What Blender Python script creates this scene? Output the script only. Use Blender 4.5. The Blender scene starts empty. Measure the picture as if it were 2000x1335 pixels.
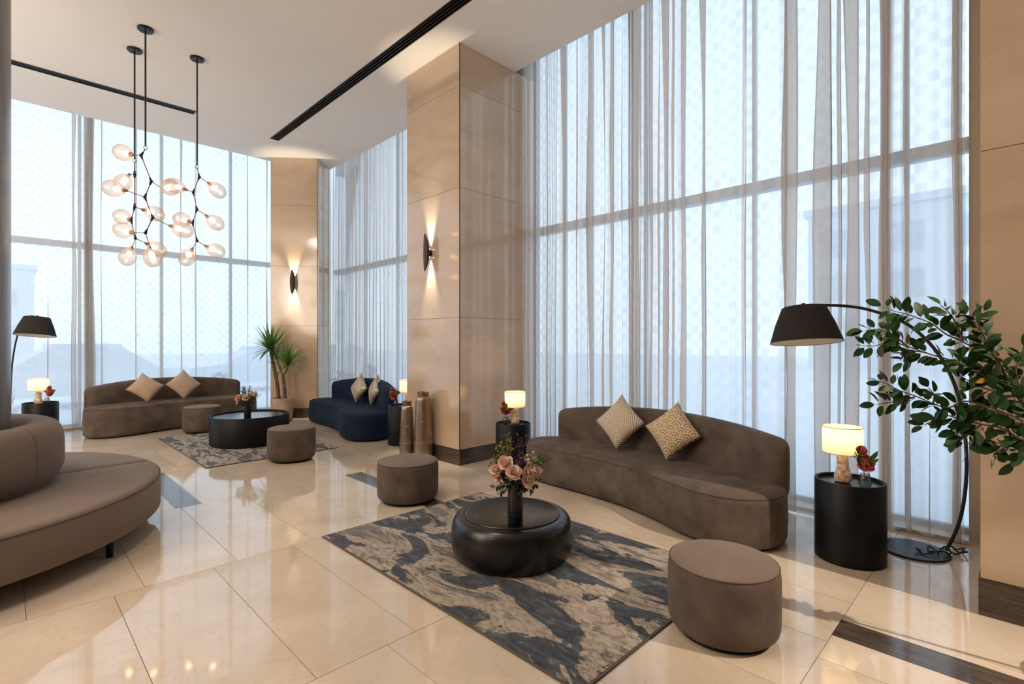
import bpy, bmesh, math, random
from mathutils import Vector, Matrix, noise

S = bpy.context.scene
COL = S.collection
PI = math.pi

# ------------------------------------------------------------------ camera
cam_d = bpy.data.cameras.new('camera')
cam = bpy.data.objects.new('camera', cam_d)
COL.objects.link(cam)
cam.location = (0.0, 0.0, 1.5)
cam.rotation_euler = (PI / 2, 0.0, -PI / 4)
cam_d.sensor_width = 36.0
cam_d.lens = 36.0 * 995.0 / 2000.0
cam_d.clip_start = 0.05
cam_d.clip_end = 400.0
S.camera = cam

# ------------------------------------------------------------------ world, lights, exposure
S.view_settings.view_transform = 'Standard'
S.view_settings.look = 'None'
S.view_settings.gamma = 1.0
S.view_settings.use_curve_mapping = False
S.view_settings.exposure = 0.42
try:
    S.cycles.use_denoising = True
    S.cycles.max_bounces = 10
    S.cycles.diffuse_bounces = 5
    S.cycles.glossy_bounces = 4
    S.cycles.transmission_bounces = 8
    S.cycles.transparent_max_bounces = 32
    S.cycles.caustics_reflective = False
    S.cycles.caustics_refractive = False
    S.cycles.sample_clamp_indirect = 6.0
except Exception:
    pass

W = bpy.data.worlds.new('overcast_sky')
S.world = W
W.use_nodes = True
wn = W.node_tree.nodes
wl = W.node_tree.links
bg = wn['Background']
wtc = wn.new('ShaderNodeTexCoord')
wsep = wn.new('ShaderNodeSeparateXYZ')
wramp = wn.new('ShaderNodeValToRGB')
wl.new(wtc.outputs['Generated'], wsep.inputs[0])
wl.new(wsep.outputs['Z'], wramp.inputs['Fac'])
wl.new(wramp.outputs['Color'], bg.inputs['Color'])
wramp.color_ramp.elements[0].position = 0.0
wramp.color_ramp.elements[0].color = (0.72, 0.86, 0.98, 1)
wramp.color_ramp.elements[1].position = 0.7
wramp.color_ramp.elements[1].color = (0.66, 0.83, 1.0, 1)
bg.inputs['Strength'].default_value = 1.62

WARM = (1.0, 0.86, 0.71)


def lamp(kind, name, loc, energy, color=WARM, target=None, size=0.2, angle=60, blend=0.5):
    d = bpy.data.lights.new(name, kind)
    d.energy = energy
    d.color = color
    if kind == 'AREA':
        d.shape = 'DISK'
        d.size = size
    elif kind == 'SPOT':
        d.spot_size = math.radians(angle)
        d.spot_blend = blend
        d.shadow_soft_size = size
    else:
        d.shadow_soft_size = size
    o = bpy.data.objects.new(name, d)
    COL.objects.link(o)
    o.location = loc
    if target is not None:
        o.rotation_euler = (Vector(target) - Vector(loc)).to_track_quat('-Z', 'Y').to_euler()
    return o


# recessed warm ceiling downlights of the hall, all outside the frame
DOWN = 26.0
for dx, dy in ((-3.5, 2.4), (-1.2, 3.0), (0.9, 3.2), (-3.2, 5.0), (-2.6, 7.6)):
    lamp('AREA', 'ceiling_downlight', (dx, dy, 5.10), DOWN, WARM, (dx, dy, 0), size=0.35)
# unseen warm lamps added left of the camera to brighten the ceiling
for hx, hy, hz, hp in ((-3.6, 4.4, 3.2, 360.0), (-3.2, 7.6, 3.2, 260.0)):
    lamp('POINT', 'ceiling_fill', (hx, hy, hz), hp, (1.0, 0.85, 0.70), size=1.5)
lamp('SPOT', 'ceiling_spotlight', (3.74, -3.0, 5.0), 900.0, (1.0, 0.86, 0.70), (3.70, 0.35, 0.0), size=0.03, angle=34, blend=0.5)


# ------------------------------------------------------------------ node helpers
def newmat(name):
    m = bpy.data.materials.new(name)
    m.use_nodes = True
    nt = m.node_tree
    b = nt.nodes['Principled BSDF']
    return m, nt, b


def setp(b, **k):
    for key, v in k.items():
        key = key.replace('_', ' ')
        if key in b.inputs:
            b.inputs[key].default_value = v


def rgba(c):
    return (c[0], c[1], c[2], 1.0)


def plain(name, col, rough=0.5, metal=0.0, spec=0.5, sheen=0.0, noise_amt=0.0, noise_scale=8.0, bump=0.0, bump_scale=60.0):
    m, nt, b = newmat(name)
    setp(b, Base_Color=rgba(col), Roughness=rough, Metallic=metal, Specular_IOR_Level=spec)
    if sheen:
        setp(b, Sheen_Weight=sheen, Sheen_Roughness=0.4, Sheen_Tint=rgba([min(1, c * 1.6 + 0.1) for c in col]))
    tc = nt.nodes.new('ShaderNodeTexCoord')
    if noise_amt:
        n = nt.nodes.new('ShaderNodeTexNoise')
        n.inputs['Scale'].default_value = noise_scale
        n.inputs['Detail'].default_value = 5
        nt.links.new(tc.outputs['Object'], n.inputs['Vector'])
        r = nt.nodes.new('ShaderNodeValToRGB')
        r.color_ramp.elements[0].position = 0.3
        r.color_ramp.elements[1].position = 0.7
        r.color_ramp.elements[0].color = rgba([c * (1 - noise_amt) for c in col])
        r.color_ramp.elements[1].color = rgba([min(1, c * (1 + noise_amt)) for c in col])
        nt.links.new(n.outputs['Fac'], r.inputs['Fac'])
        nt.links.new(r.outputs['Color'], b.inputs['Base Color'])
    if bump:
        n2 = nt.nodes.new('ShaderNodeTexNoise')
        n2.inputs['Scale'].default_value = bump_scale
        n2.inputs['Detail'].default_value = 4
        nt.links.new(tc.outputs['Object'], n2.inputs['Vector'])
        bp = nt.nodes.new('ShaderNodeBump')
        bp.inputs['Strength'].default_value = bump
        bp.inputs['Distance'].default_value = 0.01
        nt.links.new(n2.outputs['Fac'], bp.inputs['Height'])
        nt.links.new(bp.outputs['Normal'], b.inputs['Normal'])
    return m


def stone(name, cols, scale, rough, vein_col, vein=0.25, stretch=(1, 1, 1), rnd=0.10, coat=0.0, ior=1.5):
    """polished stone: cloudy ground colour, thin veins, each slab of its own tone"""
    m, nt, b = newmat(name)
    N, L = nt.nodes, nt.links
    tc = N.new('ShaderNodeTexCoord')
    oi = N.new('ShaderNodeObjectInfo')
    comb = N.new('ShaderNodeVectorMath'); comb.operation = 'SCALE'
    comb.inputs[0].default_value = (37.0, 17.0, 23.0)
    L.new(oi.outputs['Random'], comb.inputs['Scale'])
    add = N.new('ShaderNodeVectorMath'); add.operation = 'ADD'
    L.new(tc.outputs['Object'], add.inputs[0]); L.new(comb.outputs[0], add.inputs[1])
    mp = N.new('ShaderNodeMapping'); mp.inputs['Scale'].default_value = stretch
    L.new(add.outputs[0], mp.inputs['Vector'])
    n1 = N.new('ShaderNodeTexNoise'); n1.inputs['Scale'].default_value = scale
    n1.inputs['Detail'].default_value = 8; n1.inputs['Distortion'].default_value = 0.8
    L.new(mp.outputs[0], n1.inputs['Vector'])
    r1 = N.new('ShaderNodeValToRGB')
    r1.color_ramp.elements[0].position = 0.3; r1.color_ramp.elements[0].color = rgba(cols[0])
    r1.color_ramp.elements[1].position = 0.7; r1.color_ramp.elements[1].color = rgba(cols[1])
    L.new(n1.outputs['Fac'], r1.inputs['Fac'])
    n2 = N.new('ShaderNodeTexNoise'); n2.inputs['Scale'].default_value = scale * 1.7
    n2.inputs['Detail'].default_value = 6; n2.inputs['Distortion'].default_value = 2.2
    L.new(mp.outputs[0], n2.inputs['Vector'])
    r2 = N.new('ShaderNodeValToRGB')
    e = r2.color_ramp.elements
    e[0].position = 0.475; e[0].color = (0, 0, 0, 1)
    e[1].position = 0.5; e[1].color = (1, 1, 1, 1)
    e2 = e.new(0.525); e2.color = (0, 0, 0, 1)
    L.new(n2.outputs['Fac'], r2.inputs['Fac'])
    mv = N.new('ShaderNodeMath'); mv.operation = 'MULTIPLY'; mv.inputs[1].default_value = vein
    L.new(r2.outputs['Color'], mv.inputs[0])
    mx = N.new('ShaderNodeMixRGB'); mx.inputs[2].default_value = rgba(vein_col)
    L.new(mv.outputs[0], mx.inputs['Fac']); L.new(r1.outputs['Color'], mx.inputs[1])
    hs = N.new('ShaderNodeHueSaturation')
    mr = N.new('ShaderNodeMapRange')
    mr.inputs['To Min'].default_value = 1 - rnd; mr.inputs['To Max'].default_value = 1 + rnd
    L.new(oi.outputs['Random'], mr.inputs['Value'])
    L.new(mr.outputs[0], hs.inputs['Value'])
    L.new(mx.outputs[0], hs.inputs['Color'])
    L.new(hs.outputs[0], b.inputs['Base Color'])
    setp(b, Roughness=rough, IOR=ior, Coat_Weight=coat, Coat_Roughness=0.03)
    return m


# ------------------------------------------------------------------ materials
MT = {}
MT['tile'] = stone('polished_cream_marble', ((0.56, 0.455, 0.345), (0.68, 0.575, 0.455)), 1.6, 0.055, (0.45, 0.30, 0.18), 0.22, rnd=0.05, ior=1.62)
MT['grout'] = plain('grout', (0.20, 0.15, 0.11), 0.8, noise_amt=0.1)
MT['cladding'] = stone('polished_beige_limestone', ((0.54, 0.395, 0.27), (0.64, 0.495, 0.36)), 1.1, 0.10, (0.72, 0.58, 0.43), 0.18, rnd=0.03, stretch=(1, 1, 2.2), ior=1.9)
MT['dark_stone'] = stone('dark_vein_cut_stone', ((0.030, 0.021, 0.016), (0.095, 0.070, 0.055)), 5.0, 0.18, (0.19, 0.15, 0.12), 0.35, stretch=(0.5, 0.5, 9), rnd=0.06)
MT['inlay'] = stone('dark_inlay_stone', ((0.040, 0.030, 0.025), (0.10, 0.078, 0.065)), 5.0, 0.10, (0.19, 0.15, 0.12), 0.35, stretch=(9, 0.6, 1), rnd=0.06)
MT['grey_column'] = stone('grey_vein_cut_stone', ((0.085, 0.072, 0.066), (0.15, 0.13, 0.12)), 4.0, 0.3, (0.30, 0.27, 0.25), 0.3, stretch=(7, 7, 0.5), rnd=0.0)
MT['paint'] = plain('white_ceiling_paint', (0.88, 0.855, 0.82), 0.9, spec=0.2, noise_amt=0.01, noise_scale=2)
MT['jamb'] = plain('beige_jamb_plaster', (0.42, 0.34, 0.26), 0.85, noise_amt=0.03, noise_scale=3)
MT['wallpaint'] = plain('walnut_wall_panelling', (0.20, 0.145, 0.105), 0.85, noise_amt=0.03, noise_scale=3)
MT['black'] = plain('black_lacquer', (0.005, 0.005, 0.0055), 0.45, spec=0.22, noise_amt=0.1, noise_scale=20)
MT['black_top'] = plain('black_tray_top', (0.016, 0.018, 0.022), 0.2, noise_amt=0.1, noise_scale=20)
MT['black_metal'] = plain('matte_black_metal', (0.014, 0.013, 0.013), 0.38, metal=0.3, noise_amt=0.1, noise_scale=30)
MT['taupe'] = plain('taupe_velvet', (0.112, 0.084, 0.069), 0.85, spec=0.2, sheen=0.35, noise_amt=0.34, noise_scale=5.0, bump=0.12, bump_scale=30)
MT['taupe_light'] = plain('light_taupe_velvet', (0.185, 0.140, 0.112), 0.85, spec=0.2, sheen=0.4, noise_amt=0.10, noise_scale=3.5, bump=0.10, bump_scale=30)
MT['navy'] = plain('navy_velvet', (0.0065, 0.0165, 0.041), 0.8, spec=0.2, sheen=0.22, noise_amt=0.35, noise_scale=5, bump=0.12, bump_scale=30)
MT['seam'] = plain('dark_seam_thread', (0.09, 0.06, 0.045), 0.9, noise_amt=0.1)
MT['seam_navy'] = plain('navy_seam_thread', (0.003, 0.006, 0.014), 0.9, noise_amt=0.1)
MT['bronze'] = plain('brushed_bronze', (0.34, 0.265, 0.205), 0.34, metal=0.9, noise_amt=0.2, noise_scale=9)
MT['copper'] = plain('copper_neck', (0.36, 0.22, 0.15), 0.35, metal=0.9, noise_amt=0.2, noise_scale=20)
MT['terracotta'] = plain('terracotta', (0.38, 0.12, 0.06), 0.8, noise_amt=0.2)
MT['pot'] = plain('rough_beige_ceramic', (0.46, 0.34, 0.25), 0.8, noise_amt=0.25, noise_scale=7, bump=0.3, bump_scale=25)
MT['soil'] = plain('potting_soil', (0.05, 0.035, 0.025), 0.95, noise_amt=0.4, noise_scale=30)
MT['bark'] = plain('yucca_bark', (0.16, 0.10, 0.065), 0.85, noise_amt=0.4, noise_scale=18, bump=0.5, bump_scale=40)
MT['twig'] = plain('ficus_twig', (0.12, 0.065, 0.035), 0.8, noise_amt=0.3, noise_scale=20)
MT['ficus'] = plain('ficus_leaf', (0.020, 0.062, 0.014), 0.5, spec=0.25, noise_amt=0.35, noise_scale=7)
MT['ficus_old'] = plain('yellowing_ficus_leaf', (0.42, 0.24, 0.015), 0.5, noise_amt=0.3, noise_scale=12)
MT['yucca'] = plain('yucca_leaf', (0.095, 0.235, 0.035), 0.45, noise_amt=0.45, noise_scale=5)
MT['yucca_pale'] = plain('pale_yucca_leaf', (0.36, 0.36, 0.09), 0.5, noise_amt=0.3, noise_scale=5)
MT['shade_black'] = plain('charcoal_fabric', (0.030, 0.027, 0.027), 0.9, spec=0.2, noise_amt=0.1, noise_scale=40, bump=0.1, bump_scale=200)
MT['shade_lining'] = plain('white_lining', (0.75, 0.72, 0.66), 0.8, noise_amt=0.02)
MT['brass'] = plain('aged_brass', (0.20, 0.115, 0.06), 0.38, metal=0.7, noise_amt=0.2, noise_scale=20)
MT['frame'] = plain('pale_aluminium', (0.62, 0.73, 0.84), 0.5, metal=0.0, noise_amt=0.03)
MT['sill'] = plain('beige_sill_stone', (0.50, 0.40, 0.30), 0.4, noise_amt=0.12)
MT['rubber'] = plain('black_cable', (0.01, 0.01, 0.01), 0.5, noise_amt=0.1)
MT['pink'] = plain('blush_petal', (0.95, 0.68, 0.61), 0.65, noise_amt=0.15, noise_scale=30)
MT['peach'] = plain('peach_petal', (0.82, 0.50, 0.36), 0.65, noise_amt=0.18, noise_scale=30)
MT['cream'] = plain('cream_petal', (0.78, 0.66, 0.54), 0.65, noise_amt=0.12, noise_scale=30)
MT['coral'] = plain('coral_petal', (0.54, 0.16, 0.125), 0.6, noise_amt=0.35, noise_scale=30)
MT['purple'] = plain('purple_floret', (0.075, 0.028, 0.06), 0.7, noise_amt=0.4, noise_scale=40)
MT['lime'] = plain('yellow_green_leaf', (0.22, 0.20, 0.025), 0.6, noise_amt=0.4, noise_scale=20)
MT['green'] = plain('fresh_green_leaf', (0.08, 0.21, 0.03), 0.5, noise_amt=0.35, noise_scale=20)
MT['olive'] = plain('dark_olive_leaf', (0.035, 0.045, 0.02), 0.6, noise_amt=0.4, noise_scale=25)
MT['stem'] = plain('flower_stem', (0.06, 0.08, 0.02), 0.6, noise_amt=0.2)


def mat_drum():
    m, nt, b = newmat('hammered_black_metal')
    N, L = nt.nodes, nt.links
    setp(b, Base_Color=(0.006, 0.006, 0.0065, 1), Metallic=0.0, Roughness=0.26, Specular_IOR_Level=0.55)
    tc = N.new('ShaderNodeTexCoord')
    sep = N.new('ShaderNodeSeparateXYZ'); L.new(tc.outputs['Object'], sep.inputs[0])
    # hammered rings: concentric on the top, level bands round the side, each broken into dimples
    cmb = N.new('ShaderNodeCombineXYZ'); L.new(sep.outputs['X'], cmb.inputs['X']); L.new(sep.outputs['Y'], cmb.inputs['Y'])
    ln = N.new('ShaderNodeVectorMath'); ln.operation = 'LENGTH'; L.new(cmb.outputs[0], ln.inputs[0])
    df = N.new('ShaderNodeMath'); df.operation = 'SUBTRACT'
    L.new(ln.outputs['Value'], df.inputs[0]); L.new(sep.outputs['Z'], df.inputs[1])
    w = N.new('ShaderNodeMath'); w.operation = 'MULTIPLY'; w.inputs[1].default_value = 420.0
    L.new(df.outputs[0], w.inputs[0])
    s1 = N.new('ShaderNodeMath'); s1.operation = 'SINE'; L.new(w.outputs[0], s1.inputs[0])
    mu = N.new('ShaderNodeMath'); mu.operation = 'MULTIPLY'; mu.inputs[1].default_value = 0.7
    L.new(s1.outputs[0], mu.inputs[0])
    nz = N.new('ShaderNodeTexNoise'); nz.inputs['Scale'].default_value = 90
    L.new(tc.outputs['Object'], nz.inputs['Vector'])
    ad = N.new('ShaderNodeMath'); ad.operation = 'ADD'
    L.new(mu.outputs[0], ad.inputs[0]); L.new(nz.outputs['Fac'], ad.inputs[1])
    bp = N.new('ShaderNodeBump'); bp.inputs['Strength'].default_value = 0.13; bp.inputs['Distance'].default_value = 0.003
    L.new(ad.outputs[0], bp.inputs['Height'])
    L.new(bp.outputs['Normal'], b.inputs['Normal'])
    return m


MT['drum'] = mat_drum()


def mat_rug(name, seed, fine, angle):
    """abstract woven rug: beige ground, slate blue patches with hard edges, streaky brush lines"""
    m, nt, b = newmat(name)
    N, L = nt.nodes, nt.links
    tc = N.new('ShaderNodeTexCoord')
    mp = N.new('ShaderNodeMapping')
    mp.inputs['Location'].default_value = (seed, seed * 0.7, 0)
    mp.inputs['Rotation'].default_value = (0, 0, angle)
    mp.inputs['Scale'].default_value = (2.6 * fine, 0.95 * fine, 1)
    L.new(tc.outputs['Object'], mp.inputs['Vector'])

    def nz(scale, detail, dist, rough=0.6):
        n = N.new('ShaderNodeTexNoise')
        n.inputs['Scale'].default_value = scale
        n.inputs['Detail'].default_value = detail
        n.inputs['Distortion'].default_value = dist
        n.inputs['Roughness'].default_value = rough
        L.new(mp.outputs[0], n.inputs['Vector'])
        return n

    def ramp(src, stops):
        r = N.new('ShaderNodeValToRGB')
        e = r.color_ramp.elements
        while len(e) < len(stops):
            e.new(0.5)
        for i, (p, c) in enumerate(stops):
            e[i].position = p
            e[i].color = rgba(c)
        L.new(src, r.inputs['Fac'])
        return r

    big = nz(1.25, 7, 0.9)
    patch = ramp(big.outputs['Fac'], [(0.0, (1, 1, 1)), (0.47, (1, 1, 1)), (0.485, (0, 0, 0)), (0.56, (0, 0, 0)), (0.60, (0.75, 0.75, 0.75)), (0.70, (0, 0, 0))])
    ground = ramp(nz(9, 6, 1.5).outputs['Fac'], [(0.30, (0.16, 0.13, 0.10)), (0.46, (0.37, 0.305, 0.24)), (0.7, (0.48, 0.405, 0.325))])
    dark = ramp(nz(7, 6, 1.2).outputs['Fac'], [(0.32, (0.022, 0.026, 0.034)), (0.55, (0.060, 0.072, 0.090)), (0.72, (0.17, 0.165, 0.16))])
    m1 = N.new('ShaderNodeMixRGB')
    L.new(patch.outputs[0], m1.inputs['Fac']); L.new(ground.outputs[0], m1.inputs[1]); L.new(dark.outputs[0], m1.inputs[2])
    line = ramp(nz(2.6, 8, 1.6, 0.65).outputs['Fac'], [(0.0, (0, 0, 0)), (0.482, (0, 0, 0)), (0.5, (0.85, 0.85, 0.85)), (0.518, (0, 0, 0)), (1.0, (0, 0, 0))])
    m2 = N.new('ShaderNodeMixRGB'); m2.inputs[2].default_value = (0.03, 0.034, 0.042, 1)
    L.new(line.outputs[0], m2.inputs['Fac']); L.new(m1.outputs[0], m2.inputs[1])
    L.new(m2.outputs[0], b.inputs['Base Color'])
    setp(b, Roughness=0.9, Specular_IOR_Level=0.15, Sheen_Weight=0.15)
    n3 = N.new('ShaderNodeTexNoise'); n3.inputs['Scale'].default_value = 220
    L.new(tc.outputs['Object'], n3.inputs['Vector'])
    bp = N.new('ShaderNodeBump'); bp.inputs['Strength'].default_value = 0.35; bp.inputs['Distance'].default_value = 0.004
    L.new(n3.outputs['Fac'], bp.inputs['Height'])
    L.new(bp.outputs['Normal'], b.inputs['Normal'])
    return m


MT['rug_near'] = mat_rug('abstract_slate_rug', 3.1, 1.0, 0.5)
MT['rug_far'] = mat_rug('streaked_grey_rug', 11.4, 2.4, 1.0)
MT['rug_edge'] = plain('brown_rug_binding', (0.11, 0.085, 0.065), 0.9, noise_amt=0.2, noise_scale=60)


def mat_sheer():
    """woven sheer: open weave that closes up as it is seen edge-on"""
    m, nt, b = newmat('linen_sheer')
    N, L = nt.nodes, nt.links
    N.remove(b)
    out = N['Material Output']
    g = N.new('ShaderNodeNewGeometry')
    dt = N.new('ShaderNodeVectorMath'); dt.operation = 'DOT_PRODUCT'
    L.new(g.outputs['Normal'], dt.inputs[0]); L.new(g.outputs['Incoming'], dt.inputs[1])
    ab = N.new('ShaderNodeMath'); ab.operation = 'ABSOLUTE'; L.new(dt.outputs['Value'], ab.inputs[0])
    mxm = N.new('ShaderNodeMath'); mxm.operation = 'MAXIMUM'; mxm.inputs[1].default_value = 0.36
    L.new(ab.outputs[0], mxm.inputs[0])
    inv = N.new('ShaderNodeMath'); inv.operation = 'DIVIDE'; inv.inputs[0].default_value = 1.0
    L.new(mxm.outputs[0], inv.inputs[1])
    pw = N.new('ShaderNodeMath'); pw.operation = 'POWER'; pw.inputs[0].default_value = 0.57
    L.new(inv.outputs[0], pw.inputs[1])
    # faint slub of the yarn
    tc = N.new('ShaderNodeTexCoord')
    mp = N.new('ShaderNodeMapping'); mp.inputs['Scale'].default_value = (30, 30, 5)
    L.new(tc.outputs['Object'], mp.inputs['Vector'])
    nz = N.new('ShaderNodeTexNoise'); nz.inputs['Scale'].default_value = 4; nz.inputs['Detail'].default_value = 3
    L.new(mp.outputs[0], nz.inputs['Vector'])
    rg = N.new('ShaderNodeMapRange'); rg.inputs['To Min'].default_value = 0.9; rg.inputs['To Max'].default_value = 1.1
    L.new(nz.outputs['Fac'], rg.inputs['Value'])
    mu = N.new('ShaderNodeMath'); mu.operation = 'MULTIPLY'; mu.use_clamp = True
    L.new(pw.outputs[0], mu.inputs[0]); L.new(rg.outputs[0], mu.inputs[1])
    tr = N.new('ShaderNodeBsdfTransparent')
    df = N.new('ShaderNodeBsdfDiffuse'); df.inputs['Color'].default_value = (0.66, 0.585, 0.52, 1)
    tl = N.new('ShaderNodeBsdfTranslucent'); tl.inputs['Color'].default_value = (0.74, 0.68, 0.63, 1)
    mix1 = N.new('ShaderNodeMixShader'); mix1.inputs['Fac'].default_value = 0.5
    L.new(df.outputs[0], mix1.inputs[1]); L.new(tl.outputs[0], mix1.inputs[2])
    mix2 = N.new('ShaderNodeMixShader')
    L.new(mu.outputs[0], mix2.inputs['Fac']); L.new(mix1.outputs[0], mix2.inputs[1]); L.new(tr.outputs[0], mix2.inputs[2])
    L.new(mix2.outputs[0], out.inputs['Surface'])
    return m


MT['sheer'] = mat_sheer()


def mat_pane(name, film_top, film_low, checker):
    """window glass with a printed privacy film of small squares"""
    m, nt, b = newmat(name)
    N, L = nt.nodes, nt.links
    N.remove(b)
    out = N['Material Output']
    tc = N.new('ShaderNodeTexCoord')
    sep = N.new('ShaderNodeSeparateXYZ'); L.new(tc.outputs['Object'], sep.inputs[0])
    ad = N.new('ShaderNodeMath'); ad.operation = 'ADD'
    L.new(sep.outputs['X'], ad.inputs[0]); L.new(sep.outputs['Y'], ad.inputs[1])
    cb = N.new('ShaderNodeCombineXYZ'); L.new(ad.outputs[0], cb.inputs['X']); L.new(sep.outputs['Z'], cb.inputs['Y'])
    cb.inputs['Z'].default_value = 0.5
    mp = N.new('ShaderNodeMapping'); mp.inputs['Scale'].default_value = (12.5, 12.5, 0)
    L.new(cb.outputs[0], mp.inputs['Vector'])
    ck = N.new('ShaderNodeTexChecker'); ck.inputs['Scale'].default_value = 1.0
    L.new(mp.outputs[0], ck.inputs['Vector'])
    fl = N.new('ShaderNodeVectorMath'); fl.operation = 'FLOOR'; L.new(mp.outputs[0], fl.inputs[0])
    wn_ = N.new('ShaderNodeTexWhiteNoise'); L.new(fl.outputs[0], wn_.inputs['Vector'])
    wr = N.new('ShaderNodeMapRange'); wr.inputs['To Min'].default_value = 0.45; wr.inputs['To Max'].default_value = 1.0
    L.new(wn_.outputs['Value'], wr.inputs['Value'])
    mixn = N.new('ShaderNodeMath'); mixn.operation = 'MULTIPLY'
    L.new(ck.outputs['Fac'], mixn.inputs[0]); L.new(wr.outputs[0], mixn.inputs[1])
    sc = N.new('ShaderNodeMath'); sc.operation = 'MULTIPLY'; sc.inputs[1].default_value = checker
    L.new(mixn.outputs[0], sc.inputs[0])
    rz = N.new('ShaderNodeMapRange')
    rz.inputs['From Min'].default_value = 0.8; rz.inputs['From Max'].default_value = 3.2
    rz.inputs['To Min'].default_value = film_low; rz.inputs['To Max'].default_value = film_top
    L.new(sep.outputs['Z'], rz.inputs['Value'])
    fac = N.new('ShaderNodeMath'); fac.operation = 'ADD'; fac.use_clamp = True
    L.new(rz.outputs[0], fac.inputs[0]); L.new(sc.outputs[0], fac.inputs[1])
    tr = N.new('ShaderNodeBsdfTransparent'); tr.inputs['Color'].default_value = (0.96, 0.985, 1.0, 1)
    tl = N.new('ShaderNodeBsdfTranslucent'); tl.inputs['Color'].default_value = (0.66, 0.74, 0.82, 1)
    m1 = N.new('ShaderNodeMixShader')
    L.new(fac.outputs[0], m1.inputs['Fac']); L.new(tr.outputs[0], m1.inputs[1]); L.new(tl.outputs[0], m1.inputs[2])
    gl = N.new('ShaderNodeBsdfGlossy'); gl.inputs['Roughness'].default_value = 0.02
    fr = N.new('ShaderNodeFresnel'); fr.inputs['IOR'].default_value = 1.12
    m2 = N.new('ShaderNodeMixShader')
    L.new(fr.outputs[0], m2.inputs['Fac']); L.new(m1.outputs[0], m2.inputs[1]); L.new(gl.outputs[0], m2.inputs[2])
    L.new(m2.outputs[0], out.inputs['Surface'])
    return m


MT['pane'] = mat_pane('filmed_window_glass', 0.22, 0.42, 0.34)


def mat_clear(name, col, refl=0.06, haze=0.0):
    m, nt, b = newmat(name)
    N, L = nt.nodes, nt.links
    N.remove(b)
    out = N['Material Output']
    tr = N.new('ShaderNodeBsdfTransparent')
    gl = N.new('ShaderNodeBsdfGlossy'); gl.inputs['Roughness'].default_value = 0.02
    lw = N.new('ShaderNodeLayerWeight'); lw.inputs['Blend'].default_value = 0.35
    rp = N.new('ShaderNodeValToRGB')
    rp.color_ramp.elements[0].color = rgba([1 - (1 - c) * 0.3 for c in col])
    rp.color_ramp.elements[1].color = rgba(col)
    L.new(lw.outputs['Facing'], rp.inputs['Fac']); L.new(rp.outputs[0], tr.inputs['Color'])
    mx = N.new('ShaderNodeMixShader'); mx.inputs['Fac'].default_value = refl
    L.new(tr.outputs[0], mx.inputs[1]); L.new(gl.outputs[0], mx.inputs[2])
    if haze:
        tl = N.new('ShaderNodeBsdfTranslucent'); tl.inputs['Color'].default_value = (0.9, 0.78, 0.66, 1)
        m3 = N.new('ShaderNodeMixShader'); m3.inputs['Fac'].default_value = haze
        L.new(mx.outputs[0], m3.inputs[1]); L.new(tl.outputs[0], m3.inputs[2])
        mx = m3
    L.new(mx.outputs[0], out.inputs['Surface'])
    return m


MT['globe'] = mat_clear('pale_amber_globe_glass', (0.74, 0.55, 0.42), 0.06, 0.17)
MT['clear'] = mat_clear('clear_glass', (0.45, 0.52, 0.5), 0.10)
MT['water'] = mat_clear('vase_water', (0.75, 0.85, 0.8), 0.05)


def mat_emit(name, col, strength):
    m, nt, b = newmat(name)
    setp(b, Base_Color=rgba(col), Emission_Color=rgba(col), Emission_Strength=strength)
    return m


MT['filament_soft'] = mat_emit('lit_lens', (1.0, 0.82, 0.60), 4.0)
MT['filament'] = mat_emit('glowing_bulb', (1.0, 0.82, 0.62), 9.0)


def mat_lampshade():
    m, nt, b = newmat('lit_ivory_shade')
    N, L = nt.nodes, nt.links
    N.remove(b)
    out = N['Material Output']
    tl = N.new('ShaderNodeBsdfTranslucent'); tl.inputs['Color'].default_value = (0.92, 0.80, 0.56, 1)
    df = N.new('ShaderNodeBsdfDiffuse'); df.inputs['Color'].default_value = (0.82, 0.74, 0.58, 1)
    n = N.new('ShaderNodeTexNoise'); n.inputs['Scale'].default_value = 90
    bp = N.new('ShaderNodeBump'); bp.inputs['Strength'].default_value = 0.05
    L.new(n.outputs['Fac'], bp.inputs['Height']); L.new(bp.outputs[0], df.inputs['Normal'])
    mx = N.new('ShaderNodeMixShader'); mx.inputs['Fac'].default_value = 0.5
    L.new(df.outputs[0], mx.inputs[1]); L.new(tl.outputs[0], mx.inputs[2])
    L.new(mx.outputs[0], out.inputs['Surface'])
    return m


MT['lampshade'] = mat_lampshade()
MT['shade_trim'] = plain('ivory_shade_trim', (0.50, 0.34, 0.17), 0.8, noise_amt=0.1)


def mat_rock():
    m, nt, b = newmat('crinkled_amber_glass')
    N, L = nt.nodes, nt.links
    setp(b, Base_Color=(0.62, 0.43, 0.30, 1), Roughness=0.22, Subsurface_Weight=0.25)
    if 'Subsurface Radius' in b.inputs:
        b.inputs['Subsurface Radius'].default_value = (0.05, 0.03, 0.02)
    tc = N.new('ShaderNodeTexCoord')
    n = N.new('ShaderNodeTexNoise'); n.inputs['Scale'].default_value = 28; n.inputs['Detail'].default_value = 5
    L.new(tc.outputs['Object'], n.inputs['Vector'])
    r = N.new('ShaderNodeValToRGB')
    r.color_ramp.elements[0].position = 0.35; r.color_ramp.elements[0].color = (0.36, 0.22, 0.14, 1)
    r.color_ramp.elements[1].position = 0.62; r.color_ramp.elements[1].color = (0.82, 0.66, 0.50, 1)
    L.new(n.outputs['Fac'], r.inputs['Fac']); L.new(r.outputs[0], b.inputs['Base Color'])
    bp = N.new('ShaderNodeBump'); bp.inputs['Strength'].default_value = 0.5; bp.inputs['Distance'].default_value = 0.01
    L.new(n.outputs['Fac'], bp.inputs['Height']); L.new(bp.outputs[0], b.inputs['Normal'])
    return m


MT['rock'] = mat_rock()


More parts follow.
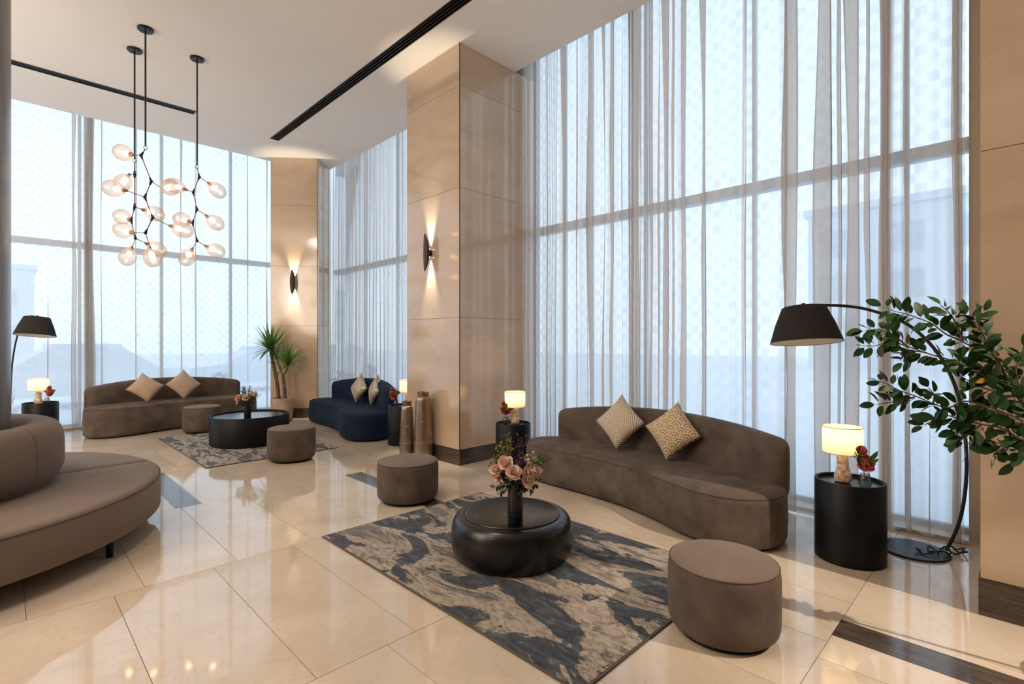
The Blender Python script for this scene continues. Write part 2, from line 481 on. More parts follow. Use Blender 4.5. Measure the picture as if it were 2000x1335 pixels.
def mat_cushion(name, base, thread, kind):
    m, nt, b = newmat(name)
    N, L = nt.nodes, nt.links
    setp(b, Roughness=0.6, Specular_IOR_Level=0.3, Sheen_Weight=0.3)
    tc = N.new('ShaderNodeTexCoord')
    sep = N.new('ShaderNodeSeparateXYZ'); L.new(tc.outputs['Object'], sep.inputs[0])
    fac = None

    def math_(op, a, bb=None):
        n = N.new('ShaderNodeMath'); n.operation = op
        for i, v in enumerate((a, bb)):
            if v is None:
                continue
            if isinstance(v, (int, float)):
                n.inputs[i].default_value = v
            else:
                L.new(v, n.inputs[i])
        return n.outputs[0]

    X, Y = sep.outputs['X'], sep.outputs['Y']
    if kind == 'rings':                      # beaded concentric circles
        r = math_('SQRT', math_('ADD', math_('MULTIPLY', X, X), math_('MULTIPLY', Y, Y)))
        fac = math_('GREATER_THAN', math_('SINE', math_('MULTIPLY', r, 330.0)), 0.25)
    elif kind == 'fans':                     # embroidered round fans in rows
        c_, R_, h_ = 0.105, 0.058, 0.050
        vv = math_('ADD', math_('MULTIPLY', math_('ADD', X, Y), 0.7071), 2.0)
        uu = math_('ADD', math_('MULTIPLY', math_('SUBTRACT', X, Y), 0.7071), 2.1)

        def disc(row):
            sh = math_('MULTIPLY', math_('MODULO', row, 2.0), 0.5)
            q = math_('SUBTRACT', math_('DIVIDE', uu, c_), sh)
            du = math_('MULTIPLY', math_('SUBTRACT', q, math_('ROUND', q)), c_)
            dv = math_('SUBTRACT', vv, math_('MULTIPLY', row, h_))
            return math_('SQRT', math_('ADD', math_('MULTIPLY', du, du), math_('MULTIPLY', dv, dv)))
        r0 = math_('CEIL', math_('DIVIDE', math_('SUBTRACT', vv, R_), h_))
        d0, d1 = disc(r0), disc(math_('ADD', r0, 1.0))
        inside = math_('LESS_THAN', d0, R_)
        d = math_('ADD', math_('MULTIPLY', inside, d0), math_('MULTIPLY', math_('SUBTRACT', 1.0, inside), d1))
        fac = math_('GREATER_THAN', math_('SINE', math_('MULTIPLY', d, 270.0)), 0.0)
    elif kind == 'scallop':                  # rows of overlapping fans on the diagonal
        u = math_('MULTIPLY', math_('ADD', X, Y), 0.7071 / 0.10)
        v = math_('MULTIPLY', math_('SUBTRACT', Y, X), 0.7071 / 0.075)
        row = math_('FLOOR', v)
        uu = math_('ADD', u, math_('MULTIPLY', math_('MODULO', row, 2.0), 0.5))
        fu = math_('SUBTRACT', math_('SUBTRACT', uu, math_('FLOOR', uu)), 0.5)
        fv = math_('SUBTRACT', v, row)
        rr = math_('SQRT', math_('ADD', math_('MULTIPLY', fu, fu), math_('MULTIPLY', math_('MULTIPLY', fv, fv), 0.5)))
        fac = math_('GREATER_THAN', math_('SINE', math_('MULTIPLY', rr, 42.0)), 0.35)
    elif kind == 'sequin':
        vo = N.new('ShaderNodeTexVoronoi'); vo.inputs['Scale'].default_value = 38
        L.new(tc.outputs['Object'], vo.inputs['Vector'])
        nz = N.new('ShaderNodeTexNoise'); nz.inputs['Scale'].default_value = 16
        L.new(tc.outputs['Object'], nz.inputs['Vector'])
        fac = math_('MULTIPLY', math_('GREATER_THAN', nz.outputs['Fac'], 0.5), math_('SUBTRACT', 1.0, vo.outputs['Distance']))
        setp(b, Metallic=0.35, Roughness=0.35)
    if fac is not None:
        mx = N.new('ShaderNodeMixRGB'); mx.inputs[1].default_value = rgba(base); mx.inputs[2].default_value = rgba(thread)
        L.new(fac, mx.inputs['Fac']); L.new(mx.outputs[0], b.inputs['Base Color'])
        bp = N.new('ShaderNodeBump'); bp.inputs['Strength'].default_value = 0.4; bp.inputs['Distance'].default_value = 0.004
        L.new(fac, bp.inputs['Height']); L.new(bp.outputs[0], b.inputs['Normal'])
    else:
        n = N.new('ShaderNodeTexNoise'); n.inputs['Scale'].default_value = 9
        L.new(tc.outputs['Object'], n.inputs['Vector'])
        mx = N.new('ShaderNodeMixRGB'); mx.inputs[1].default_value = rgba(base); mx.inputs[2].default_value = rgba(thread)
        L.new(n.outputs['Fac'], mx.inputs['Fac']); L.new(mx.outputs[0], b.inputs['Base Color'])
    return m


MT['cush_rings'] = mat_cushion('ring_beaded_silk', (0.40, 0.31, 0.22), (0.80, 0.70, 0.56), 'rings')
MT['cush_fans'] = mat_cushion('fan_embroidered_silk', (0.34, 0.23, 0.125), (0.74, 0.58, 0.39), 'fans')
MT['cush_seq'] = mat_cushion('sequinned_champagne', (0.46, 0.37, 0.28), (0.86, 0.68, 0.46), 'sequin')
MT['cush_plain'] = mat_cushion('champagne_satin', (0.38, 0.27, 0.19), (0.54, 0.40, 0.29), 'plain')
MT['ground'] = plain('pale_paving', (0.72, 0.75, 0.78), 0.8, noise_amt=0.08, noise_scale=0.4)  # lightened colour stands in for the bright fog outside
MT['car_white'] = plain('white_car_paint', (0.80, 0.82, 0.84), 0.2, noise_amt=0.01)
MT['car_grey'] = plain('silver_car_paint', (0.62, 0.66, 0.70), 0.25, noise_amt=0.02)
MT['car_glass'] = plain('car_window_glass', (0.62, 0.67, 0.72), 0.3, noise_amt=0.02)
MT['tyre'] = plain('tyre_rubber', (0.02, 0.02, 0.02), 0.8, noise_amt=0.1)
MT['facade'] = plain('hazy_grey_facade', (0.66, 0.70, 0.74), 0.8, noise_amt=0.04, noise_scale=0.5)  # outdoor haze put into the paled facade colour
MT['facade_glass'] = plain('facade_glazing', (0.45, 0.50, 0.55), 0.4, noise_amt=0.05, noise_scale=0.5)


# ------------------------------------------------------------------ geometry helpers
class G:
    def __init__(s):
        s.v, s.f = [], []

    def add(s, v, f):
        o = len(s.v)
        s.v += [tuple(p) for p in v]
        s.f += [tuple(i + o for i in q) for q in f]
        return s

    def box(s, x0, x1, y0, y1, z0, z1):
        v = [(x0, y0, z0), (x1, y0, z0), (x1, y1, z0), (x0, y1, z0), (x0, y0, z1), (x1, y0, z1), (x1, y1, z1), (x0, y1, z1)]
        return s.add(v, [(0, 3, 2, 1), (4, 5, 6, 7), (0, 1, 5, 4), (1, 2, 6, 5), (2, 3, 7, 6), (3, 0, 4, 7)])

    def prism(s, poly, z0, z1):
        n = len(poly)
        v = [(p[0], p[1], z0) for p in poly] + [(p[0], p[1], z1) for p in poly]
        f = [tuple(range(n - 1, -1, -1)), tuple(range(n, 2 * n))]
        f += [(i, (i + 1) % n, n + (i + 1) % n, n + i) for i in range(n)]
        return s.add(v, f)

    def rings(s, rs, cap0=True, cap1=True, closed=True):
        n = len(rs[0])
        v = [p for r in rs for p in r]
        f = []
        m = n if closed else n - 1
        for k in range(len(rs) - 1):
            for i in range(m):
                j = (i + 1) % n
                f.append((k * n + i, k * n + j, (k + 1) * n + j, (k + 1) * n + i))
        if cap0:
            f.append(tuple(range(n - 1, -1, -1)))
        if cap1:
            f.append(tuple((len(rs) - 1) * n + i for i in range(n)))
        return s.add(v, f)

    def lathe(s, prof, n=32, c=(0, 0, 0), cap0=True, cap1=True):
        rs = [[(c[0] + r * math.cos(2 * PI * i / n), c[1] + r * math.sin(2 * PI * i / n), c[2] + z) for i in range(n)] for r, z in prof]
        return s.rings(rs, cap0, cap1)

    def tube(s, pts, rad, n=8, cap=True):
        pts = [Vector(p) for p in pts]
        if not isinstance(rad, (list, tuple)):
            rad = [rad] * len(pts)
        t0 = (pts[1] - pts[0]).normalized()
        up = Vector((0, 0, 1)) if abs(t0.z) < 0.9 else Vector((1, 0, 0))
        u = t0.cross(up).normalized()
        rs = []
        for i, p in enumerate(pts):
            t = (pts[min(i + 1, len(pts) - 1)] - pts[max(i - 1, 0)]).normalized()
            u = (u - t * u.dot(t)).normalized()
            w = t.cross(u)
            rs.append([p + (u * math.cos(2 * PI * k / n) + w * math.sin(2 * PI * k / n)) * rad[i] for k in range(n)])
        return s.rings(rs, cap, cap)

    def ball(s, c, r, nu=12, nv=8, sc=(1, 1, 1), rot=None):
        rs = []
        for j in range(1, nv):
            a = PI * j / nv
            ring = []
            for i in range(nu):
                b = 2 * PI * i / nu
                p = Vector((math.sin(a) * math.cos(b) * sc[0], math.sin(a) * math.sin(b) * sc[1], -math.cos(a) * sc[2])) * r
                if rot is not None:
                    p = rot @ p
                ring.append(p + Vector(c))
            rs.append(ring)
        return s.rings(rs)

    def build(s, name, mat, parent=None, smooth=True, loc=None, sharp=40):
        me = bpy.data.meshes.new(name)
        me.from_pydata([tuple(p) for p in s.v], [], s.f)
        bm = bmesh.new()
        bm.from_mesh(me)
        bmesh.ops.recalc_face_normals(bm, faces=bm.faces)
        if smooth:
            for f in bm.faces:
                f.smooth = True
            lim = math.radians(sharp)
            for e in bm.edges:
                if len(e.link_faces) == 2 and e.calc_face_angle(0) > lim:
                    e.smooth = False
        bm.to_mesh(me)
        bm.free()
        me.materials.append(mat)
        return obj(name, me, parent, loc)


def obj(name, me, parent=None, loc=None):
    o = bpy.data.objects.new(name, me)
    COL.objects.link(o)
    if parent is not None:
        o.parent = parent
    if loc is not None:
        o.location = loc
    return o


def tag(o, label=None, cat=None, group=None, kind=None):
    if label:
        o['label'] = label
    if cat:
        o['category'] = cat
    if group:
        o['group'] = group
    if kind:
        o['kind'] = kind
    return o


def thing(name, label, cat, loc=(0, 0, 0), rotz=0.0, group=None):
    o = bpy.data.objects.new(name, None)
    o.empty_display_size = 0.1
    COL.objects.link(o)
    o.location = loc
    o.rotation_euler = (0, 0, rotz)
    return tag(o, label, cat, group)


def struct(o, label=None):
    return tag(o, label, None, None, 'structure')


def catmull(P, n, closed=True):
    out = []
    m = len(P)
    segs = m if closed else m - 1
    for i in range(segs):
        def g(k):
            return P[k % m] if closed else P[min(max(k, 0), m - 1)]
        p0, p1, p2, p3 = g(i - 1), g(i), g(i + 1), g(i + 2)
        for k in range(n):
            t = k / n
            out.append(tuple(0.5 * (2 * p1[a] + (p2[a] - p0[a]) * t + (2 * p0[a] - 5 * p1[a] + 4 * p2[a] - p3[a]) * t * t
                                    + (3 * p1[a] - p0[a] - 3 * p2[a] + p3[a]) * t ** 3) for a in range(len(p1))))
    if not closed:
        out.append(tuple(P[-1]))
    return out


def area2(p):
    return sum(p[i][0] * p[(i + 1) % len(p)][1] - p[(i + 1) % len(p)][0] * p[i][1] for i in range(len(p)))


def inset(p, d):
    """offset a counter-clockwise plan outline inwards by d"""
    n = len(p)
    out = []
    for i in range(n):
        a, b = Vector(p[i - 1]), Vector(p[(i + 1) % n])
        t = (b - a).normalized()
        out.append((p[i][0] - t.y * d, p[i][1] + t.x * d))
    return out


def loft_outline(g, outline, levels):
    if area2(outline) < 0:
        outline = outline[::-1]
    rs = []
    for z, d in levels:
        q = inset(outline, d) if abs(d) > 1e-6 else outline
        rs.append([(x, y, z) for x, y in q])
    g.rings(rs)
    return outline


# ------------------------------------------------------------------ setting: floor
CEIL = 5.134
XG, YG = 5.30, 11.75        # glass planes of the two facades
random.seed(7)
floor = struct(G().box(-6.2, XG, -6.2, YG, -0.08, -0.004).build('floor', MT['grout'], smooth=False), 'polished cream marble floor of long staggered slabs')
TW, TL = 0.525, 1.57
JO = 0.0016
meshes = {}


def tile_mesh(w, l):
    k = (round(w, 3), round(l, 3))
    if k not in meshes:
        g = G().box(JO, w - JO, JO, l - JO, -0.012, 0.0)
        me = bpy.data.meshes.new('floor_tile')
        me.from_pydata(g.v, [], g.f)
        me.materials.append(MT['tile'])
        meshes[k] = me
    return meshes[k]


rows = [-4.06, -2.48, -0.90, 0.687, 2.222, 3.797, 5.389, 6.97, 8.54, 10.11, YG - 0.03]
phase = {0.687: 0.298, 2.222: 0.466, 3.797: 0.091, 5.389: 0.262, 6.97: 0.43, 8.54: 0.07, 10.11: 0.25, -0.90: 0.12, -2.48: 0.29, -4.06: 0.45}
for y0, y1 in zip(rows[:-1], rows[1:]):
    x = -3.15 + phase[y0] - TW
    while x < XG - 0.06:
        x1 = min(x + TW, XG - 0.02)
        obj('floor_tile', tile_mesh(x1 - x, y1 - y0), floor, (x, y0, 0))
        x += TW
for x0, x1, y0, y1 in ((3.004, 3.205, -1.6, 0.689), (2.728, 2.925, 3.80, 5.389), (1.10, 1.305, 5.389, 6.97)):
    o = G().box(0, x1 - x0, 0, y1 - y0, -0.006, 0.0012).build('stone_inlay', MT['inlay'], floor, False, (x0, y0, 0))
    o['label'] = 'dark brown stone strip set into the cream floor'

# ------------------------------------------------------------------ setting: ceiling, pockets, hall walls
EX, EY = 4.885, 10.68
g = G()
T = 0.14
for a in ((-6.2, 3.372, -6.2, 9.19), (-6.2, -1.2, 9.19, 9.35), (2.16, 3.372, 9.19, 9.35), (-6.2, 3.372, 9.35, EY),
          (3.372, 3.528, -6.2, -1.2), (3.372, 3.528, 9.49, EY), (3.528, EX, -6.2, EY)):
    g.box(a[0], a[1], a[2], a[3], CEIL, CEIL + T)
struct(g.build('ceiling', MT['paint'], smooth=False), 'flat off white plaster ceiling')
g = G()
g.box(EX, XG + 0.2, -6.2, YG + 0.2, CEIL + 0.46, CEIL + 0.56)
g.box(-6.2, EX, EY, YG + 0.2, CEIL + 0.46, CEIL + 0.56)
g.box(EX - 0.06, EX, -6.2, EY, CEIL + T, CEIL + 0.46)
g.box(-6.2, EX - 0.06, EY - 0.06, EY, CEIL + T, CEIL + 0.46)
struct(g.build('trim_1', MT['paint'], smooth=False), 'curtain pocket along the edge of the ceiling')
struct(G().box(-6.4, -6.2, -6.2, YG + 0.2, 0, 5.7).build('wall_left', MT['wallpaint'], smooth=False))
struct(G().box(-6.4, 6.0, -6.4, -6.2, 0, 5.7).build('wall_back', MT['wallpaint'], smooth=False))
struct(G().box(XG, XG + 0.2, -6.2, -0.4, 0, 5.7).build('wall_right', MT['wallpaint'], smooth=False))

# linear air slots in the ceiling
for nm, lab, (x0, x1, y0, y1), along in (
        ('ceiling_vent', 'long black linear ceiling vent running towards the stone column', (3.372, 3.528, -1.2, 9.49), 'Y'),
        ('ceiling_vent', 'long black linear ceiling vent behind the pendant lights', (-1.2, 2.16, 9.19, 9.35), 'X')):
    t = thing(nm, lab, 'vent', ((x0 + x1) / 2, (y0 + y1) / 2, CEIL))
    hx, hy = (x1 - x0) / 2, (y1 - y0) / 2
    g = G().box(-hx, hx, -hy, hy, 0.09, 0.11)
    g.build('backing', MT['black_metal'], t, False)
    g = G()
    e = 0.014
    if along == 'Y':
        g.box(-hx, -hx + e, -hy, hy, -0.004, 0.09).box(hx - e, hx, -hy, hy, -0.004, 0.09)
        g.box(-hx, hx, -hy, -hy + e, -0.004, 0.09).box(-hx, hx, hy - e, hy, -0.004, 0.09)
    else:
        g.box(-hx, hx, -hy, -hy + e, -0.004, 0.09).box(-hx, hx, hy - e, hy, -0.004, 0.09)
        g.box(-hx, -hx + e, -hy, hy, -0.004, 0.09).box(hx - e, hx, -hy, hy, -0.004, 0.09)
    g.build('frame', MT['black_metal'], t, False)
    for k in range(3):
        c = -0.078 + 0.156 * (k + 1) / 4
        b_ = G()
        if along == 'Y':
            b_.box(c - 0.006, c + 0.006, -hy + e, hy - e, 0.002, 0.06)
        else:
            b_.box(-hx + e, hx - e, c - 0.006, c + 0.006, 0.002, 0.06)
        b_.build('slat', MT['black_metal'], t, False)


# ------------------------------------------------------------------ setting: stone columns
def clad(parent, face, a0, a1, zs, pos, sign, th=0.02, j=0.002):
    """slabs on one face; face 'X' = plane x=pos, spans y a0..a1"""
    for z0, z1 in zip(zs[:-1], zs[1:]):
        g = G()
        lo, hi = (pos - th, pos) if sign > 0 else (pos, pos + th)
        if face == 'X':
            g.box(lo, hi, a0 + j, a1 - j, z0 + j, z1 - j)
        else:
            g.box(a0 + j, a1 - j, lo, hi, z0 + j, z1 - j)
        g.build('stone_panel', MT['cladding'], parent, False)


col = struct(G().box(3.94, XG + 0.1, 4.84, 5.94, 0, CEIL + 0.5).build('column', MT['grout'], smooth=False), 'square beige stone column between the two curtained windows')
zs = [0.19, 1.80, 3.38, 4.62, CEIL]
clad(col, 'X', 4.822, 5.958, zs, 3.92, -1)
clad(col, 'Y', 3.924, 5.25, zs, 4.82, -1)
clad(col, 'Y', 3.924, 5.25, zs, 5.96, 1)
G().box(3.913, 3.945, 4.813, 5.967, 0, 0.188).build('baseboard', MT['dark_stone'], col, False)
G().box(3.945, 5.25, 4.813, 4.845, 0, 0.188).build('baseboard', MT['dark_stone'], col, False)
G().box(3.945, 5.25, 5.935, 5.967, 0, 0.188).build('baseboard', MT['dark_stone'], col, False)
G().box(3.917, 3.924, 4.817, 4.824, 0.19, CEIL).build('corner_bead', MT['black_metal'], col, False)

pil = struct(G().box(3.835, XG + 0.1, -4.0, 0.14, 0, CEIL + 0.5).build('pillar', MT['grout'], smooth=False), 'wide beige stone pillar at the end of the long window')
zs = [0.20, 2.55, 4.1, CEIL]
clad(pil, 'X', -1.35, 0.16, zs, 3.815, -1)
clad(pil, 'X', -2.85, -1.35, zs, 3.815, -1)
clad(pil, 'Y', 3.82, 5.0, zs, 0.16, 1)
G().box(3.803, 3.84, -4.0, 0.168, 0, 0.198).build('baseboard', MT['dark_stone'], pil, False)
G().box(3.84, 4.6, 0.14, 0.168, 0, 0.198).build('baseboard', MT['dark_stone'], pil, False)
struct(G().box(5.06, XG + 0.1, 0.16, 0.275, 0, CEIL + 0.46).build('trim_2', MT['jamb'], smooth=False), 'narrow plastered jamb where the curtain ends')

# far column stands turned at 45 degrees in the corner
A, B, C_, D_ = (3.741, 10.465), (4.42, 9.882), (4.85, 10.30), (4.17, 10.90)
fc = struct(G().prism([A, B, C_, D_], 0, CEIL + 0.45).build('column', MT['grout'], smooth=False), 'beige stone column standing across the far corner')


def slab_between(p, q, z0, z1, th, mat, parent, name, j=0.002):
    p, q = Vector(p), Vector(q)
    t = (q - p).normalized()
    nrm = Vector((t.y, -t.x))
    p2, q2 = p + t * j, q - t * j
    poly = [p2, q2, q2 + nrm * th, p2 + nrm * th]
    return G().prism([tuple(a) for a in poly], z0 + j, z1 - j).build(name, mat, parent, False)


for z0, z1 in zip([0.19, 1.82, 3.0, 4.2], [1.82, 3.0, 4.2, CEIL]):
    slab_between(A, B, z0, z1, 0.018, MT['cladding'], fc, 'stone_panel')
    slab_between(B, C_, z0, z1, 0.018, MT['cladding'], fc, 'stone_panel')
slab_between(A, B, 0, 0.19, 0.03, MT['dark_stone'], fc, 'baseboard')
slab_between(B, C_, 0, 0.19, 0.03, MT['dark_stone'], fc, 'baseboard')

# round dark column inside the island sofa
IC = (-0.60, 5.45)
g = G().lathe([(0.647, 0), (0.647, CEIL)], 64, (IC[0], IC[1], 0))
struct(g.build('column', MT['grey_column']), 'round dark grey stone column rising from the island sofa')


# ------------------------------------------------------------------ setting: windows
def window(name, label, axis, pos, a0, a1, mulls, ztr, z1, mw=0.014):
    root = thing(name, label, None)
    struct(root)

    def bx(a, b, t0, t1, z0, zz):
        return (G().box(pos + t0, pos + t1, a, b, z0, zz) if axis == 'X' else G().box(a, b, pos + t0, pos + t1, z0, zz))
    edges = [a0] + list(mulls) + [a1]
    for m_ in mulls:
        bx(m_ - mw, m_ + mw, -0.03, 0.04, 0.05, z1).build('mullion', MT['frame'], root, False)
    bx(a0, a1, -0.05, 0.07, ztr - 0.05, ztr + 0.05).build('transom', MT['frame'], root, False)
    bx(a0, a1, -0.05, 0.07, 0.0, 0.07).build('bottom_rail', MT['frame'], root, False)
    bx(a0, a1, -0.26, -0.06, 0.0, 0.03).build('window_sill', MT['sill'], root, False)
    for p, q in zip(edges[:-1], edges[1:]):
        for z0, zz in ((0.07, ztr - 0.05), (ztr + 0.05, z1)):
            bx(p + 0.028, q - 0.028, -0.001, 0.001, z0, zz)
            g = G()
            if axis == 'X':
                g.add([(pos, p + 0.02, z0), (pos, q - 0.02, z0), (pos, q - 0.02, zz), (pos, p + 0.02, zz)], [(0, 1, 2, 3)])
            else:
                g.add([(p + 0.02, pos, z0), (q - 0.02, pos, z0), (q - 0.02, pos, zz), (p + 0.02, pos, zz)], [(0, 1, 2, 3)])
            g.build('pane', MT['pane'], root, False)
    return root


window('window_1', 'tall glazed window wall behind the right hand sheers', 'X', XG, 0.20, 4.84, [0.668, 1.88, 3.09, 4.30], 3.03, CEIL + 0.46)
window('window_2', 'tall glazed window between the two stone columns', 'X', XG, 5.94, 10.9, [7.15, 8.36, 9.57], 3.05, CEIL + 0.46)
window('window_3', 'tall glazed window wall behind the far left sheers', 'Y', YG, -5.0, 5.2, [-3.89, -2.68, -1.47, -0.25, 0.96, 2.17, 3.384, 4.6], 3.20, CEIL + 0.46, 0.024)


# ------------------------------------------------------------------ curtains
def curtain(name, label, axis, pos, a0, a1, z0, z1, seed, dense=(0.0, 0.0), wide=(0.06, 0.22), lap=(0.0, 0.07), amp=(0.015, 0.035), lean=0.0, group=None):
    """one hanging sheer: broad faces joined by pleats that double back, so the cloth lies three deep in each pleat"""
    rnd = random.Random(seed)
    folds = []
    u = a0
    while u < a1 - 0.03:
        if u - a0 < dense[0] or a1 - u < dense[1]:
            adv, v_, A_ = rnd.uniform(0.016, 0.034), rnd.uniform(0.025, 0.05), rnd.uniform(0.02, 0.035)
        else:
            adv = rnd.uniform(*wide)
            v_ = lap[0] + (lap[1] - lap[0]) * rnd.random() ** 1.3
            A_ = rnd.uniform(*amp)
        adv = min(adv, a1 - u)
        folds.append((u, adv, v_, A_, rnd.uniform(0, 50)))
        u += adv
    N1, N2 = 18, 6
    zz = [z0, z0 + 0.2, z0 + 0.6, z0 + 1.1, z0 + 1.7, z0 + 2.4, z0 + 3.1, z0 + 3.8, z1 - 0.8, z1 - 0.3, z1]
    v = []
    n = len(folds) * (N1 + N2)
    for z in zz:
        h = (z - z0) / (z1 - z0)
        for (u, adv, v_, A_, sd) in folds:
            vv = v_ * max(0.15, 1.0 + 0.9 * noise.noise(Vector((sd, z * 0.45, seed))))
            w = adv + vv
            am = A_ * (1.15 - 0.35 * h)
            for k in range(N1 + N2):
                if v_ < 0.016:
                    t_ = k / (N1 + N2)
                    along, across = u + adv * t_, -am * math.cos(2 * PI * t_)
                elif k < N1:
                    t_ = k / N1
                    along, across = u + w * t_, -am * math.cos(PI * t_)
                else:
                    t_ = (k - N1) / N2
                    along, across = u + w - vv * t_, am * math.cos(PI * t_)
                sway = 0.035 * noise.noise(Vector((u * 2.4, z * 0.45, seed))) * (1.0 - 0.85 * h)
                along = min(max(along + sway, a0 - 0.005), a1 + 0.005)
                across += 0.0045 * noise.noise(Vector((along * 26.0, z * 0.35, seed + 3.3))) + 0.006 * noise.noise(Vector((along * 9.0, z * 0.3, seed + 7.7)))
                across += 0.012 * noise.noise(Vector((u * 1.3 + 9, z * 0.4, seed))) * (1 - h) + lean * (1 - h) ** 2
                v.append((pos + across, along, z) if axis == 'X' else (along, pos + across, z))
    f = [(k * n + i, k * n + i + 1, (k + 1) * n + i + 1, (k + 1) * n + i) for k in range(len(zz) - 1) for i in range(n - 1)]
    me = bpy.data.meshes.new(name)
    me.from_pydata(v, [], f)
    for pl in me.polygons:
        pl.use_smooth = True
    me.materials.append(MT['sheer'])
    o = obj(name, me)
    return tag(o, label, 'curtain', group)


ZT = CEIL + 0.30
curtain('sheer_curtain', 'linen sheer curtain beside the near column, left of the right hand window', 'X', 5.02, 2.98, 4.80, 0.015, ZT, 11, dense=(0.13, 0.0), wide=(0.07, 0.17), lap=(0.01, 0.10))
curtain('sheer_curtain', 'wide linen sheer curtain behind the brown sofa, middle of the right hand window', 'X', 4.935, 0.70, 3.05, 0.015, ZT, 12, dense=(0.05, 0.06), wide=(0.06, 0.26), lap=(0.0, 0.12))
curtain('sheer_curtain', 'linen sheer curtain behind the right arc floor lamp', 'X', 5.03, 0.285, 0.80, 0.015, ZT, 13, dense=(0.03, 0.05), wide=(0.10, 0.2), lap=(0.0, 0.06))
curtain('sheer_curtain', 'evenly pleated sheer curtain behind the navy sofa', 'X', 4.99, 6.02, 10.85, 0.015, ZT, 14, dense=(0.0, 0.0), wide=(0.12, 0.16), lap=(0.05, 0.11), amp=(0.04, 0.055))
LT = CEIL + 0.42
curtain('sheer_curtain', 'smooth sheer curtain behind the far brown sofa', 'Y', 11.45, 0.98, 4.40, 0.015, LT, 16, dense=(0.10, 0.0), wide=(0.12, 0.55), lap=(0.0, 0.06), amp=(0.005, 0.015))
curtain('sheer_curtain', 'smooth sheer curtain behind the left arc floor lamp', 'Y', 11.53, -2.2, 1.10, 0.015, LT, 17, dense=(0.0, 0.06), wide=(0.12, 0.5), lap=(0.0, 0.06), amp=(0.005, 0.015))


# ------------------------------------------------------------------ curved sofas
SEAT = [(0.03, 0.46), (0.05, 0.22), (0.20, 0.05), (0.42, 0.00), (0.68, 0.05), (0.98, 0.18), (1.35, 0.29), (1.80, 0.345), (2.30, 0.36),
        (2.62, 0.42), (2.78, 0.60), (2.76, 0.80), (2.60, 0.98), (2.25, 1.055), (1.70, 1.09), (1.15, 1.05), (0.72, 0.93), (0.38, 0.79), (0.12, 0.66)]
BACK = [(0.07, 0.585), (0.36, 0.705), (0.66, 0.815), (1.08, 0.925), (1.50, 0.975), (2.02, 0.965), (2.56, 0.885)]


def path_len(p):
    L_ = [0.0]
    for a, b in zip(p[:-1], p[1:]):
        L_.append(L_[-1] + (Vector(b) - Vector(a)).length)
    return L_


def backrest(g, pts, z0, hfun, half=0.105, n=28, endr=0.10, power=0.55):
    """upright padded back swept along a plan path, rounded at the top and at both ends"""
    L_ = path_len(pts)
    tot = L_[-1]

    def at(s_):
        s_ = min(max(s_, 0), tot)
        for i in range(len(L_) - 1):
            if s_ <= L_[i + 1]:
                t = (s_ - L_[i]) / max(L_[i + 1] - L_[i], 1e-9)
                return Vector(pts[i]).lerp(Vector(pts[i + 1]), t)
        return Vector(pts[-1])
    ends = [0.0, 0.004, 0.012, 0.025, 0.045, 0.07, 0.10]
    st = [e * endr / 0.1 for e in ends] + [endr + (tot - 2 * endr) * k / 40 for k in range(1, 40)] + [tot - e * endr / 0.1 for e in ends[::-1]]
    rs = []
    for s_ in st:
        p = at(s_)
        t = (at(s_ + 0.03) - at(s_ - 0.03)).normalized()
        nr = Vector((-t.y, t.x))
        x = min(s_, tot - s_) / endr
        k = math.sqrt(max(1 - (1 - min(x, 1)) ** 2, 0.0025))
        hz = hfun(s_ / tot) - 0.06 * (1 - k)
        hw = half * k
        zc, hh = (z0 + hz) / 2, (hz - z0) / 2
        ring = []
        for i in range(n):
            a = 2 * PI * i / n
            ca, sa = math.cos(a), math.sin(a)
            o_ = hw * math.copysign(abs(ca) ** power, ca)
            zz = zc + hh * math.copysign(abs(sa) ** 0.35, sa)
            ring.append((p.x + nr.x * o_, p.y + nr.y * o_, zz))
        rs.append(ring)
    g.rings(rs)
    return g


def sofa(label, fmap, loc, zs, mat, seam, hback, group=None):
    t = thing('curved_sofa', label, 'sofa', loc, 0, group)
    out = [fmap(*p) for p in catmull(SEAT, 7)]
    g = G()
    o2 = loft_outline(g, out, [(0.018, 0.05), (0.022, 0.025), (0.045, 0.0), (zs * 0.45, -0.006), (zs - 0.075, 0.0), (zs - 0.045, 0.006), (zs - 0.022, 0.022), (zs - 0.008, 0.05), (zs, 0.10), (zs + 0.006, 0.17)])
    g.build('seat', mat, t, sharp=75)
    g = G()
    loft_outline(g, out, [(0.0, 0.055), (0.022, 0.055)])
    g.build('plinth', MT['black'], t, False)
    q = inset(o2, 0.008)
    g = G()
    g.tube([(x, y, zs - 0.034) for x, y in q] + [(q[0][0], q[0][1], zs - 0.034)], 0.0035, 6)
    g.build('piping', seam, t)
    path = [fmap(*p) for p in catmull(BACK, 8, False)]
    g = backrest(G(), path, zs - 0.10, hback)
    g.build('backrest', mat, t, sharp=80)
    return t


def arch(lo, mid, hi):
    """height of the back along its length: lo at the low end, mid at the crest, hi at the other end"""
    def f(u):
        base = lo + (hi - lo) * u
        return base + (mid - (lo + hi) / 2) * (1 - (2 * u - 1) ** 2) ** 0.85
    return f


